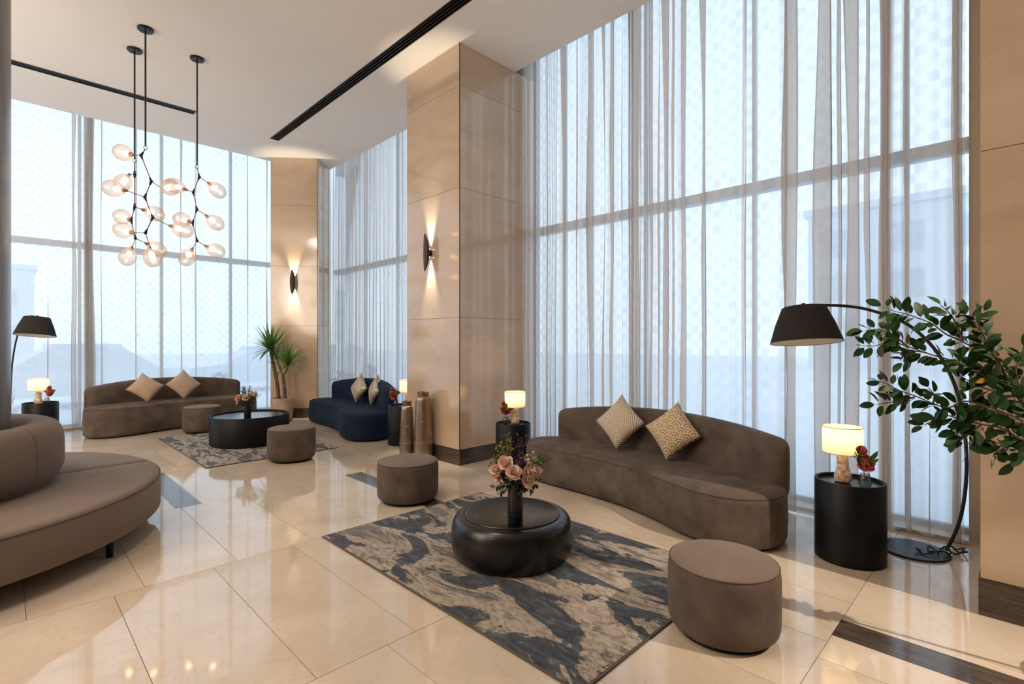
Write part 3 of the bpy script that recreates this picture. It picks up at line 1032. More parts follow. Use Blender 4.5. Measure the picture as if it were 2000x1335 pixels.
sofa('long curved brown velvet sofa under two embroidered cushions by the right window', lambda s_, t_: (t_, s_), (3.65, 1.20, 0), 0.415, MT['taupe'], MT['seam'],
     arch(0.735, 0.83, 0.725), 'taupe curved sofas')
sofa('navy blue velvet curved sofa with two sequinned cushions', lambda s_, t_: (t_, s_ * 1.03), (3.68, 6.83, 0), 0.42, MT['navy'], MT['seam_navy'], arch(0.74, 0.855, 0.72))
sofa('long curved brown velvet sofa under two plain satin cushions by the far left window', lambda s_, t_: (s_ * 0.95, t_ * 0.95), (0.86, 9.98, 0), 0.48, MT['taupe'], MT['seam'],
     arch(0.755, 0.865, 0.755), 'taupe curved sofas')

# ------------------------------------------------------------------ round island sofa
isl = thing('island_sofa', 'large round light brown velvet sofa wrapped around the dark column', 'sofa', (IC[0], IC[1], 0))
R0, R1 = 0.70, 1.575
for k in range(4):
    a0 = math.radians(6 + 90 * k) + 0.006
    a1 = math.radians(96 + 90 * k) - 0.006
    n = 30
    outl = []
    c = 0.035
    for i in range(n + 1):
        u = i / n
        a = a0 + (a1 - a0) * u
        rr = R1
        edge = min(i, n - i)
        if edge == 0:
            rr = R1 - c
        outl.append((rr * math.cos(a), rr * math.sin(a)))
    for i in range(n, -1, -1):
        a = a0 + (a1 - a0) * i / n
        outl.append((R0 * math.cos(a), R0 * math.sin(a)))
    g = G()
    o2 = loft_outline(g, outl, [(0.14, 0.03), (0.143, 0.012), (0.155, 0.0), (0.27, -0.002), (0.375, 0.0), (0.40, 0.004), (0.418, 0.016), (0.428, 0.035), (0.433, 0.07)])
    st = g.build('seat', MT['taupe_light'], isl, sharp=75)
    g = G()
    g.tube([((R1 - 0.004) * math.cos(a0 + (a1 - a0) * i / 40), (R1 - 0.004) * math.sin(a0 + (a1 - a0) * i / 40), 0.405) for i in range(41)], 0.0035, 6)
    g.build('piping', MT['seam'], st)
for k in range(4):
    a0 = math.radians(-36 + 90 * k) + 0.003
    a1 = math.radians(54 + 90 * k) - 0.003
    rs = []
    m = 24
    for i in range(m + 1):
        a = a0 + (a1 - a0) * i / m
        e = min(i, m - i)
        sh = 0.985 if e == 0 else 1.0
        ring = []
        for q in range(28):
            b = 2 * PI * q / 28
            ca, sa = math.cos(b), math.sin(b)
            z = 0.655 + 0.245 * sh * math.copysign(abs(sa) ** 0.62, sa)
            bulge = 0.0 if z > 0.55 else 0.05 * (0.55 - z) / 0.14
            r = 0.825 + (0.130 * sh - 0) * math.copysign(abs(ca) ** 0.72, ca) - (bulge if ca > 0 else 0)
            ring.append((r * math.cos(a), r * math.sin(a), z))
        rs.append(ring)
    G().rings(rs).build('backrest', MT['taupe_light'], isl, sharp=75)
for ang in (-37, 12, 62, 112, 162, 212, 248, 284):
    a = math.radians(ang - 3)
    r = 1.475
    G().lathe([(0.021, 0.0), (0.026, 0.15)], 16, (r * math.cos(a), r * math.sin(a), 0)).build('leg', MT['black'], isl)


# ------------------------------------------------------------------ stools
def stool(label, x, y, r, zt, mat='taupe'):
    t = thing('round_stool', label, 'stool', (x, y, 0), 0, 'round velvet stools')
    e = zt - 0.024
    g = G().lathe([(r - 0.045, 0.028), (r - 0.025, 0.03), (r - 0.010, 0.045), (r - 0.002, 0.075), (r, 0.16), (r, e - 0.05), (r - 0.006, e - 0.012), (r - 0.010, e)], 64, cap1=False)
    g.build('body', MT[mat], t)
    g = G().lathe([(r - 0.010, e), (r - 0.016, e + 0.007), (r - 0.04, e + 0.015), (r - 0.09, e + 0.021), (r * 0.4, e + 0.024)], 64, cap0=False)
    g.build('cushion_top', MT['taupe_light'], t)
    g = G()
    g.tube([((r - 0.0085) * math.cos(2 * PI * i / 64), (r - 0.0085) * math.sin(2 * PI * i / 64), e) for i in range(65)], 0.0032, 6)
    g.build('piping', MT['seam'], t)
    G().lathe([(r - 0.05, 0.0), (r - 0.05, 0.032)], 48).build('plinth', MT['black'], t)


stool('large brown velvet stool standing nearest, beside the slate rug corner', 2.664, 1.105, 0.275, 0.386)
stool('brown velvet stool between the slate rug and the stone column', 2.74, 4.146, 0.288, 0.392)
stool('brown velvet stool at the near edge of the streaked grey rug', 2.613, 6.594, 0.288, 0.425)
stool('brown velvet stool in front of the far left sofa, behind the black round table', 2.36, 9.70, 0.282, 0.44)


# ------------------------------------------------------------------ rugs
def rug(label, x0, x1, y0, y1, mat):
    t = thing('area_rug', label, 'rug', ((x0 + x1) / 2, (y0 + y1) / 2, 0), 0, None)
    hx, hy = (x1 - x0) / 2, (y1 - y0) / 2
    G().box(-hx + 0.012, hx - 0.012, -hy + 0.012, hy - 0.012, 0.0018, 0.011).build('pile', mat, t, False)
    g = G()
    b = 0.014
    g.box(-hx, hx, -hy, -hy + b, 0.0018, 0.0095).box(-hx, hx, hy - b, hy, 0.0018, 0.0095)
    g.box(-hx, -hx + b, -hy + b, hy - b, 0.0018, 0.0095).box(hx - b, hx, -hy + b, hy - b, 0.0018, 0.0095)
    g.build('binding', MT['rug_edge'], t, False)


rug('abstract slate blue and beige rug under the hammered black drum table', 1.735, 3.36, 1.325, 3.80, MT['rug_near'])
rug('finely streaked grey and beige rug under the far black round table', 1.705, 3.37, 6.84, 9.46, MT['rug_far'])

# ------------------------------------------------------------------ drum table, round table, side tables
t = thing('drum_coffee_table', 'low rounded drum coffee table of hammered black metal', 'coffee table', (2.55, 2.55, 0.0112))
prof = []
Rm, H = 0.428, 0.295
for i in range(22):
    a = -PI / 2 + PI * i / 21
    z = H / 2 - 0.01 + (H / 2 + 0.0) * math.copysign(abs(math.sin(a)) ** 0.85, math.sin(a))
    r = 0.335 + (Rm - 0.335) * abs(math.cos(a)) ** 0.62
    prof.append((r, max(z, 0.0)))
prof[0] = (0.345, 0.0)
prof[-1] = (0.338, H - 0.012)
G().lathe(prof, 96, cap1=False).build('body', MT['drum'], t, sharp=60)
G().lathe([(0.338, H - 0.012), (0.336, H - 0.004), (0.330, H - 0.001), (0.323, H - 0.004), (0.318, H - 0.007), (0.15, H - 0.008)], 96, cap0=False).build('top', MT['drum'], t, sharp=60)


def drum_side(name, label, cat, x, y, r, h, z=0.0, group=None):
    t = thing(name, label, cat, (x, y, z), 0, group)
    w = 0.020
    G().lathe([(r - 0.006, 0), (r, 0.006), (r, h - 0.005), (r - 0.004, h), (r - w + 0.004, h), (r - w, h - 0.004), (r - w, h - 0.022)], 72, cap1=False).build('body', MT['black'], t)
    G().lathe([(r - w, h - 0.022), (r - w - 0.02, h - 0.0215)], 72, cap0=False).build('tray_top', MT['black_top'], t)
    return t


drum_side('round_coffee_table', 'large round matte black coffee table with a raised rim on the grey rug', 'coffee table', 2.62, 8.15, 0.535, 0.415, 0.0112)
SG = 'black drum side tables'
drum_side('side_table', 'black drum side table between the long brown sofa and the right arc lamp', 'side table', 4.165, 0.845, 0.212, 0.545, 0, SG)
drum_side('side_table', 'black drum side table beside the near stone column', 'side table', 4.29, 4.27, 0.207, 0.545, 0, SG)
drum_side('side_table', 'black drum side table beside the navy sofa and metal floor vases', 'side table', 4.17, 6.46, 0.207, 0.575, 0, SG)
drum_side('side_table', 'black drum side table at far left under the arc lamp shade', 'side table', 0.42, 10.82, 0.217, 0.56, 0, SG)


# ------------------------------------------------------------------ table lamps and bud vases
def table_lamp(label, x, y, z, rs=0.122, power=1.9, seed=1):
    t = thing('table_lamp', label, 'lamp', (x, y, z), 0, 'lit ivory table lamps')
    rnd = random.Random(seed)
    g = G()
    rsn = []
    lv = [(0.0, 0.036), (0.008, 0.050), (0.035, 0.056), (0.065, 0.046), (0.10, 0.038), (0.14, 0.036), (0.17, 0.037), (0.188, 0.030), (0.194, 0.014)]
    for zi, r in lv:
        rsn.append([((r * (1 + 0.22 * noise.noise(Vector((math.cos(2 * PI * i / 20) * 1.9, math.sin(2 * PI * i / 20) * 1.9, zi * 22 + seed * 5))))) * math.cos(2 * PI * i / 20),
                     (r * (1 + 0.22 * noise.noise(Vector((math.cos(2 * PI * i / 20) * 1.9, math.sin(2 * PI * i / 20) * 1.9, zi * 22 + seed * 5))))) * math.sin(2 * PI * i / 20), zi) for i in range(20)])
    g.rings(rsn)
    g.build('base', MT['rock'], t)
    G().lathe([(0.012, 0.188), (0.010, 0.25)], 14).build('neck', MT['copper'], t)
    G().ball((0, 0, 0.285), 0.026, 12, 9).build('bulb', MT['filament_soft'], t)
    z0, z1 = 0.205, 0.385
    G().lathe([(rs, z0), (rs, z1)], 56, cap0=False, cap1=False).build('lamp_shade', MT['lampshade'], t)
    for nm, zz in (('shade_trim', z0), ('shade_trim', z1)):
        g = G()
        g.tube([(rs * math.cos(2 * PI * i / 56), rs * math.sin(2 * PI * i / 56), zz) for i in range(57)], 0.0028, 6)
        g.build(nm, MT['shade_trim'], t)
    g = G()
    for k in range(3):
        a = 2 * PI * k / 3
        g.tube([(0.01 * math.cos(a), 0.01 * math.sin(a), 0.245), (rs * math.cos(a), rs * math.sin(a), 0.245)], 0.002, 5)
    g.build('shade_carrier', MT['black_metal'], t)
    d = bpy.data.lights.new('bulb_light', 'POINT')
    d.energy = power
    d.color = (1.0, 0.80, 0.52)
    d.shadow_soft_size = 0.03
    o = bpy.data.objects.new('bulb_light', d)
    COL.objects.link(o)
    o.location = (x, y, z + 0.335)
    return t


def petal(g, c, axis, side, L_, Wd, curl, tip=0.35, n=4):
    """one cupped petal from point c: axis = growth direction, side = width direction"""
    nrm = axis.cross(side).normalized()
    v, f = [], []
    for i in range(n + 1):
        u = i / n
        w = Wd * (math.sin(PI * min(u * 0.72 + 0.10, 1.0)) * (1 - tip * max(0, u - 0.75) * 4))
        mid = Vector(c) + axis * (L_ * u) + nrm * (curl * L_ * u * u)
        for k in (-1, 0, 1):
            v.append(mid + side * (w * k) + nrm * (abs(k) * curl * 0.4 * w))
    for i in range(n):
        for k in range(2):
            a = i * 3 + k
            f.append((a, a + 1, a + 4, a + 3))
    g.add(v, f)


def bloom(g, c, facing, r, rnd, layers=5):
    """layered round bloom facing along a direction: outer petals spread, inner ones closed to a bud"""
    facing = facing.normalized()
    u = facing.orthogonal().normalized()
    w = facing.cross(u)
    for ly in range(layers):
        q = ly / max(layers - 1, 1)
        nn = (6, 6, 5, 4, 3)[min(ly, 4)]
        op = math.radians(84 - 74 * q)
        for k in range(nn):
            a = 2 * PI * (k + 0.5 * ly) / nn + rnd.uniform(-0.25, 0.25)
            rad = u * math.cos(a) + w * math.sin(a)
            o2 = op + rnd.uniform(-0.15, 0.15)
            ax = (rad * math.sin(o2) + facing * math.cos(o2)).normalized()
            sd = facing.cross(rad).normalized()
            petal(g, Vector(c) + facing * (r * (-0.45 + 0.1 * q)) + rad * r * 0.04, ax, sd, r * (1.12 - 0.1 * q) * rnd.uniform(0.9, 1.1), r * (0.62 - 0.28 * q), 0.42)


def leaf_blade(g, c, axis, side, L_, Wd, bend=0.2):
    nrm = axis.cross(side).normalized()
    v = []
    for u, w in ((0, 0.0), (0.2, 0.62), (0.45, 1.0), (0.72, 0.82), (1.0, 0.0)):
        mid = Vector(c) + axis * (L_ * u) - nrm * (bend * L_ * u * u)
        v += [mid - side * (Wd * w / 2) + nrm * 0.12 * Wd * w, mid, mid + side * (Wd * w / 2) + nrm * 0.12 * Wd * w]
    f = []
    for i in range(4):
        for k in range(2):
            a = i * 3 + k
            f.append((a, a + 1, a + 4, a + 3))
    g.add(v, f)


CAMR = Vector((1, -1, 0)).normalized()
CAMF = Vector((1, 1, 0)).normalized()


def bud_vase(label, flabel, x, y, z, seed, scale=1.08, right=0.0):
    rnd = random.Random(seed)
    t = thing('bud_vase', label, 'vase', (x, y, z), 0, 'glass bud vases on the side tables')
    s_ = scale
    G().lathe([(0.026 * s_, 0.0), (0.034 * s_, 0.006), (0.036 * s_, 0.04 * s_), (0.028 * s_, 0.065 * s_), (0.026 * s_, 0.085 * s_), (0.0245 * s_, 0.085 * s_), (0.0265 * s_, 0.064 * s_), (0.034 * s_, 0.04 * s_), (0.031 * s_, 0.012)], 24).build('body', MT['clear'], t)
    G().lathe([(0.0300 * s_, 0.0125), (0.0330 * s_, 0.036 * s_)], 20).build('water', MT['water'], t)
    f = thing('flower', flabel, 'flower', (x, y, z), 0, 'red flowers in the bud vases')
    heads = [(Vector((0.0, 0.0, 0.150 * s_)) + CAMR * right, 0.054 * s_), (Vector((0.0, 0.0, 0.225 * s_)) - CAMR * 0.02 + CAMR * right + CAMF * 0.01, 0.034 * s_)]
    for i, (hp, r) in enumerate(heads):
        g = G()
        bloom(g, hp, -CAMF * 0.9 + Vector((0, 0, 0.55)), r, rnd, 4)
        g.build('bloom', MT['coral'], f)
        g = G()
        g.tube([(0.004 * i, 0.0, 0.02), tuple(hp * 0.5 + Vector((0, 0, 0.02))), tuple(hp)], 0.0022, 5)
        g.build('stem', MT['stem'], f)
    for k in range(9):
        a = rnd.uniform(0, 2 * PI)
        ax = Vector((math.cos(a), math.sin(a), rnd.uniform(0.2, 1.0))).normalized()
        if k < 4:
            ax = (-CAMR * (1 if k % 2 == 0 else -0.8) + Vector((0, 0, rnd.uniform(0.2, 0.6)))).normalized()
        sd = ax.cross(Vector((0.2, 0.3, 1))).normalized()
        sd = (sd + Vector((0, 0, 0.6))).normalized()
        sd = (sd - ax * sd.dot(ax)).normalized()
        g = G()
        st = Vector((0, 0, 0.155 * s_)) + CAMR * right * 0.6
        leaf_blade(g, st + ax * 0.03, ax, sd, rnd.uniform(0.05, 0.085) * s_, rnd.uniform(0.03, 0.042) * s_, 0.25)
        g.build('leaf', MT['green'], f)
    return t


TT = 0.545 - 0.0215
table_lamp('lit ivory table lamp on the side table between the long sofa and the arc lamp', 4.155, 0.885, TT, seed=1)
bud_vase('small glass bud vase in front of the right hand table lamp', 'red flower in the bud vase by the right hand table lamp', 4.105, 0.745, TT, 21)
table_lamp('lit ivory table lamp on the side table beside the near column', 4.32, 4.27, TT, seed=2)
bud_vase('small glass bud vase on the side table beside the near column', 'red flower in the bud vase beside the near column', 4.215, 4.315, TT, 22)
T3 = 0.575 - 0.0215
table_lamp('lit ivory table lamp half hidden by the column beside the navy sofa', 4.25, 6.43, T3, seed=3)
bud_vase('small glass bud vase on the side table beside the navy sofa', 'red flower in the bud vase beside the navy sofa', 4.09, 6.50, T3, 23, right=-0.03)
T4 = 0.56 - 0.0215
table_lamp('lit ivory table lamp at far left under the arc lamp shade', 0.395, 10.85, T4, rs=0.125, seed=4)
bud_vase('small glass bud vase on the far left side table', 'red flower in the bud vase on the far left side table', 0.49, 10.76, T4, 24, right=0.05)


# ------------------------------------------------------------------ bouquets in dark vases
def bouquet(vlabel, blabel, x, y, z, hv, rv, blooms, seed, sc=1.0, warm=False):
    rnd = random.Random(seed)
    v = thing('flower_vase', vlabel, 'vase', (x, y, z))
    G().lathe([(rv - 0.002, 0), (rv, 0.004), (rv, hv - 0.003), (rv - 0.003, hv), (rv - 0.007, hv), (rv - 0.008, hv - 0.03), (rv - 0.008, 0.02)], 40).build('body', MT['drum'], v)
    b = thing('flower_bouquet', blabel, 'flowers', (x, y, z))
    top = Vector((0, 0, hv))

    def loc(r_, u_, f_=0.0):
        return top + CAMR * r_ * sc + Vector((0, 0, u_ * sc)) - CAMF * f_ * sc
    for (r_, u_, f_, rad, mt) in blooms:
        c = loc(r_, u_, f_)
        g = G()
        out = (c - top - Vector((0, 0, -0.03))).normalized()
        bloom(g, c, (out * 0.7 - CAMF * 0.75 + Vector((0, 0, 0.15))), rad * sc, rnd)
        g.ball(c, rad * sc * 0.30, 10, 7)
        g.build('peony', MT[mt], b)
        g = G()
        g.tube([(0.004, 0.002, hv - 0.1), tuple(top + (c - top) * 0.45), tuple(c)], 0.0022, 5)
        g.build('stem', MT['stem'], b)

    def spray(r0, u0, r1, u1, f1, mt, n, L_, Wd, name):
        p0, p1 = loc(r0, u0, 0.0), loc(r1, u1, f1)
        g = G()
        g.tube([tuple(p0), tuple((p0 + p1) / 2 + Vector((0, 0, 0.01))), tuple(p1)], 0.0016, 5)
        d = (p1 - p0).normalized()
        for i in range(n):
            q = p0.lerp(p1, 0.25 + 0.75 * i / max(n - 1, 1))
            a = rnd.uniform(0, 2 * PI)
            sd0 = d.orthogonal().normalized()
            o_ = (sd0 * math.cos(a) + d.cross(sd0) * math.sin(a))
            ax = (d * 0.5 + o_).normalized()
            sd = ax.cross(Vector((rnd.uniform(-1, 1), rnd.uniform(-1, 1), rnd.uniform(-1, 1)))).normalized()
            leaf_blade(g, q, ax, sd, L_ * rnd.uniform(0.7, 1.2) * sc, Wd * rnd.uniform(0.8, 1.2) * sc, rnd.uniform(-0.2, 0.3))
        tag(g.build(name, MT[mt], b), None, None, None, 'stuff')

    def florets(r_, u_, f_, n, spread, mt, rad=0.008):
        g = G()
        for i in range(n):
            c = loc(r_ + rnd.gauss(0, spread), u_ + rnd.gauss(0, spread), f_ + rnd.gauss(0, spread * 0.7))
            for k in range(4):
                ax = Vector((rnd.uniform(-1, 1), rnd.uniform(-1, 1), rnd.uniform(-1, 1))).normalized()
                leaf_blade(g, c, ax, ax.orthogonal().normalized(), rad * 2.0 * sc, rad * 1.6 * sc, 0.1)
        tag(g.build('floret_cluster', MT[mt], b), None, None, None, 'stuff')
    g1 = 'lime' if not warm else 'olive'
    for r1, u1 in ((-0.16, 0.17), (-0.13, 0.22), (-0.10, 0.26), (-0.17, 0.11), (-0.06, 0.23), (-0.03, 0.29), (-0.055, 0.31), (-0.14, 0.15)):
        spray(-0.02, 0.02, r1, u1, rnd.uniform(-0.03, 0.05), g1, 26, 0.040, 0.013, 'leaf_spray')
    for r1, u1 in ((0.02, 0.32), (0.05, 0.29), (0.075, 0.31), (0.09, 0.22), (-0.09, 0.30), (0.03, 0.24)):
        spray(0.0, 0.03, r1, u1, rnd.uniform(-0.04, 0.05), 'purple', 24, 0.022, 0.012, 'purple_spray')
    for r1, u1 in ((0.20, 0.14), (0.235, 0.16), (0.17, 0.02), (0.18, 0.09)):
        spray(0.03, 0.03, r1, u1, rnd.uniform(-0.03, 0.03), 'purple', 18, 0.018, 0.009, 'purple_spray')
    for r1, u1 in ((-0.14, -0.02), (-0.10, -0.045), (-0.05, -0.04), (0.03, -0.04), (0.10, -0.03), (0.14, 0.0), (-0.01, -0.045), (0.07, -0.035), (0.16, 0.14), (-0.15, 0.06)):
        spray(0.0, 0.02, r1, u1, rnd.uniform(0.0, 0.07), 'olive', 14, 0.038, 0.020, 'leaf_spray')
    florets(0.045, 0.15, 0.05, 34, 0.026, 'purple')
    florets(0.085, 0.175, 0.05, 16, 0.018, 'cream', 0.009)
    florets(0.0, 0.05, 0.0, 30, 0.045, 'olive', 0.012)
    for k in range(4):
        spray(0.09, 0.08, 0.14 + 0.01 * k, 0.13 + 0.012 * k, 0.02, 'green', 4, 0.045, 0.028, 'leaf_spray')
    return v


bouquet('tall dark textured cylinder vase on the hammered drum table', 'bouquet of blush peonies and purple sprays on the drum table', 2.40, 2.37, 0.0112 + 0.288, 0.27, 0.0505,
        [(-0.128, 0.10, 0.05, 0.043, 'pink'), (-0.065, 0.145, 0.06, 0.046, 'pink'), (-0.010, 0.095, 0.10, 0.046, 'pink'), (0.085, 0.085, 0.07, 0.040, 'pink'),
         (0.085, 0.035, 0.08, 0.042, 'pink'), (0.128, 0.095, 0.05, 0.044, 'pink'), (-0.115, 0.045, 0.02, 0.036, 'pink')], 5)
bouquet('slim dark cylinder vase on the far black round table', 'small bouquet of peach peonies on the far round table', 2.495, 7.885, 0.0112 + 0.394, 0.21, 0.047,
        [(-0.135, 0.10, 0.05, 0.062, 'peach'), (0.015, 0.12, 0.09, 0.060, 'cream'), (0.15, 0.17, 0.03, 0.050, 'cream'), (-0.17, 0.03, 0.0, 0.04, 'cream'), (0.06, 0.19, 0.0, 0.04, 'cream')], 6, 0.80, True)


# ------------------------------------------------------------------ arc floor lamps
def arc_lamp(label, disc, pole_pts, shade_c, tilt_axis, r0, r1, hgt, zc, light=False):
    t = thing('arc_floor_lamp', label, 'floor lamp', (disc[0], disc[1], 0), 0, 'black arc floor lamps')
    o = Vector((disc[0], disc[1], 0))
    G().lathe([(0.205, 0.0), (0.208, 0.004), (0.208, 0.011), (0.204, 0.015)], 56).build('base', MT['black_metal'], t)
    P = [tuple(Vector(p) - o) for p in catmull(pole_pts, 6, False)]
    g = G()
    g.tube(P, 0.0115, 10)
    g.build('pole', MT['black_metal'], t)
    c = Vector(shade_c) - o
    rot = Matrix.Rotation(math.radians(-7.0), 4, Vector(tilt_axis)).to_3x3()

    def ring(r, z, n=56):
        return [c + rot @ Vector((r * math.cos(2 * PI * i / n), r * math.sin(2 * PI * i / n), z)) for i in range(n)]
    g = G()
    g.rings([ring(r0, 0), ring((r0 + r1) / 2 + 0.004, hgt * 0.5), ring(r1, hgt - 0.006), ring(r1 - 0.008, hgt), ring(0.02, hgt + 0.008)], False, True)
    sh = g.build('lamp_shade', MT['shade_black'], t, sharp=50)
    g = G()
    g.rings([ring(r0 - 0.004, 0.001), ring((r0 + r1) / 2 - 0.004, hgt * 0.5), ring(r1 - 0.006, hgt - 0.012), ring(0.02, hgt - 0.010)], False, True)
    g.build('shade_lining', MT['shade_lining'], sh)
    g = G()
    rr = ring(r0 - 0.001, 0.0)
    g.tube(rr + [rr[0]], 0.003, 6)
    g.build('shade_rim', MT['black_metal'], sh)
    g = G()
    g.ball(c + rot @ Vector((0, 0, hgt * 0.55)), 0.035, 12, 9)
    g.build('bulb', MT['shade_lining'], t)
    G().tube([c + rot @ Vector((0, 0, hgt + 0.03)), c + rot @ Vector((0, 0, hgt * 0.55))], 0.014, 10).build('socket', MT['black_metal'], t)
    return t


arc_lamp('black arc floor lamp with charcoal shade beside the right hand side table', (4.63, 0.55),
         [(4.766, 0.38, 0.012), (4.797, 0.322, 0.183), (4.816, 0.287, 0.387), (4.823, 0.274, 0.66), (4.811, 0.295, 0.985), (4.786, 0.343, 1.219), (4.747, 0.415, 1.401),
          (4.696, 0.51, 1.548), (4.637, 0.621, 1.653), (4.546, 0.791, 1.735), (4.468, 0.937, 1.770), (4.36, 1.14, 1.783)],
         (4.345, 1.165, 1.498), (1, -1, 0), 0.247, 0.152, 0.272, 0)
arc_lamp('black arc floor lamp with charcoal shade at far left behind the island sofa', (0.02, 11.0),
         [(0.085, 11.07, 0.012), (0.085, 11.08, 0.35), (0.09, 11.10, 0.75), (0.11, 11.10, 1.2), (0.16, 11.06, 1.58), (0.23, 10.98, 1.82), (0.30, 10.88, 1.90), (0.35, 10.78, 1.895)],
         (0.355, 10.76, 1.600), (1, -1, 0), 0.252, 0.158, 0.285, 0)
g = G()
rnd = random.Random(3)
pts = []
for i in range(26):
    a = i * 0.9
    pts.append((4.56 + 0.010 * i + 0.045 * math.cos(a), 0.50 - 0.0085 * i + 0.045 * math.sin(a), 0.021 + 0.012 * (i % 3)))
pts += [(4.86, 0.30, 0.012), (4.93, 0.29, 0.008)]
g.tube(catmull(pts, 4, False), 0.0055, 6)
tag(g.build('power_cord', MT['rubber']), 'black power cord coiled on the right arc lamp base', 'cord')


# ------------------------------------------------------------------ wall sconces
def sconce(label, p, wall_n, along, group):
    """p = point on the stone; wall_n = outward normal; along = horizontal direction in the wall"""
    t = thing('wall_sconce', label, 'wall lamp', p, 0, group)
    n_, a_ = Vector(wall_n), Vector(along)
    Hh, Wd, dep = 0.25, 0.052, 0.062
    off = 0.112
    rs = []
    for i in range(21):
        u = -1 + 2 * i / 20
        k = max(1 - u * u, 0.002) ** 0.75
        ring = []
        for q in range(20):
            b = 2 * PI * q / 20
            x_ = math.cos(b) * Wd * k
            y_ = off - 0.006 - (0.5 - 0.5 * math.sin(b)) * dep * k
            ring.append(a_ * x_ + n_ * y_ + Vector((0, 0, u * Hh)))
        rs.append(ring)
    G().rings(rs).build('shield', MT['brass_dark'], t)
    g = G()
    for z_ in (0.0,):
        rs = []
        for q in range(2):
            rs.append([a_ * (0.022 * math.cos(2 * PI * i / 20)) + Vector((0, 0, 0.040 * math.sin(2 * PI * i / 20))) + n_ * (0.0 if q == 0 else 0.075) for i in range(20)])
        g.rings(rs)
    g.build('mount', MT['black_metal'], t)
    for sgn in (1, -1):
        pos = Vector(p) + n_ * 0.024 + Vector((0, 0, sgn * 0.060))
        tgt = Vector(p) - n_ * 0.05 + Vector((0, 0, sgn * 1.0))
        lamp('SPOT', 'sconce_light', pos, 110.0, (1.0, 0.84, 0.64), tgt, 0.008, 44, 0.9)
        G().lathe([(0.012, 0.0), (0.012, 0.012)], 14, tuple(n_ * 0.040 + Vector((0, 0, 0.046 if sgn > 0 else -0.058)))).build('lamp_head', MT['filament_soft'], t)
    return t


MT['brass_dark'] = plain('dark_bronze', (0.055, 0.038, 0.028), 0.5, metal=0.4, noise_amt=0.15, noise_scale=30)
sconce('dark half moon wall sconce lit up and down on the near stone column', (3.92, 5.40, 2.645), (-1, 0, 0), (0, 1, 0), 'up and down wall sconces')
nF = Vector((B[1] - A[1], -(B[0] - A[0]), 0)).normalized()
if nF.y > 0:
    nF = -nF
aF = Vector((B[0] - A[0], B[1] - A[1], 0)).normalized()
pF = Vector((A[0], A[1], 0)).lerp(Vector((B[0], B[1], 0)), 0.50) + nF * 0.018
sconce('dark half moon wall sconce lit up and down on the far corner column', (pF.x, pF.y, 2.675), tuple(nF), tuple(aF), 'up and down wall sconces')


# ------------------------------------------------------------------ metal floor vases
def floor_vase(label, x, y, r, h):
    t = thing('floor_vase', label, 'vase', (x, y, 0), 0, 'bronze floor vases')
    n = h - 0.055
    G().lathe([(r - 0.004, 0), (r, 0.004), (r * 0.985, n * 0.2), (r * 0.93, n * 0.45), (r * 0.84, n * 0.72), (r * 0.765, n * 0.93), (r * 0.74, n * 0.97), (r * 0.66, n * 0.99), (r * 0.57, n)], 48, cap1=False).build('body', MT['bronze'], t, sharp=60)
    G().lathe([(r * 0.57, n), (r * 0.585, n + 0.012), (r * 0.56, n + 0.035), (r * 0.63, n + 0.050), (r * 0.63, h), (r * 0.56, h), (r * 0.50, n)], 40, cap0=False, cap1=True).build('neck', MT['copper'], t, sharp=50)
    for zz in (0.30, 0.62):
        rr = r * (0.965 if zz < 0.5 else 0.878)
        g = G()
        g.tube([(rr * math.cos(2 * PI * i / 40), rr * math.sin(2 * PI * i / 40), n * zz) for i in range(41)], 0.0025, 5)
        g.build('band', MT['bronze'], t)


floor_vase('tall tapered bronze floor vase against the near stone column', 3.775, 5.37, 0.122, 0.868)
floor_vase('shorter tapered bronze floor vase beside the taller one', 3.70, 5.62, 0.098, 0.735)

# ------------------------------------------------------------------ yucca in a pot
py = (3.77, 9.965)
t = thing('potted_yucca', 'yucca with two trunks in a beige pot before the far column', 'plant', (py[0], py[1], 0))
G().lathe([(0.150, 0.02), (0.178, 0.05), (0.195, 0.16), (0.203, 0.30), (0.205, 0.42), (0.199, 0.437), (0.188, 0.437), (0.184, 0.40)], 44, cap1=False).build('pot', MT['pot'], t)
G().lathe([(0.165, 0.0), (0.175, 0.006), (0.182, 0.03), (0.170, 0.034)], 40).build('saucer', MT['terracotta'], t)
G().lathe([(0.185, 0.395), (0.08, 0.408)], 32, cap0=False).build('soil', MT['soil'], t)
o = Vector((py[0], py[1], 0))
heads = []


def trunk(pts, r0_, r1_):
    P = catmull([tuple(Vector(p) - o) for p in pts], 5, False)
    n_ = len(P)
    g = G()
    g.tube(P, [r0_ + (r1_ - r0_) * i / (n_ - 1) + 0.003 * math.sin(i * 2.1) for i in range(n_)], 10)
    g.build('trunk', MT['bark'], t)


trunk([(3.73, 10.02, 0.39), (3.70, 10.05, 0.75), (3.65, 10.10, 1.10), (3.615, 10.13, 1.34)], 0.036, 0.028)
trunk([(3.81, 9.93, 0.39), (3.80, 9.945, 0.65), (3.778, 9.968, 0.90)], 0.034, 0.030)
trunk([(3.785, 9.96, 0.86), (3.83, 9.915, 0.95), (3.85, 9.895, 1.06)], 0.018, 0.015)
trunk([(3.775, 9.97, 0.86), (3.73, 10.015, 1.05), (3.70, 10.05, 1.18)], 0.016, 0.013)
rnd = random.Random(12)


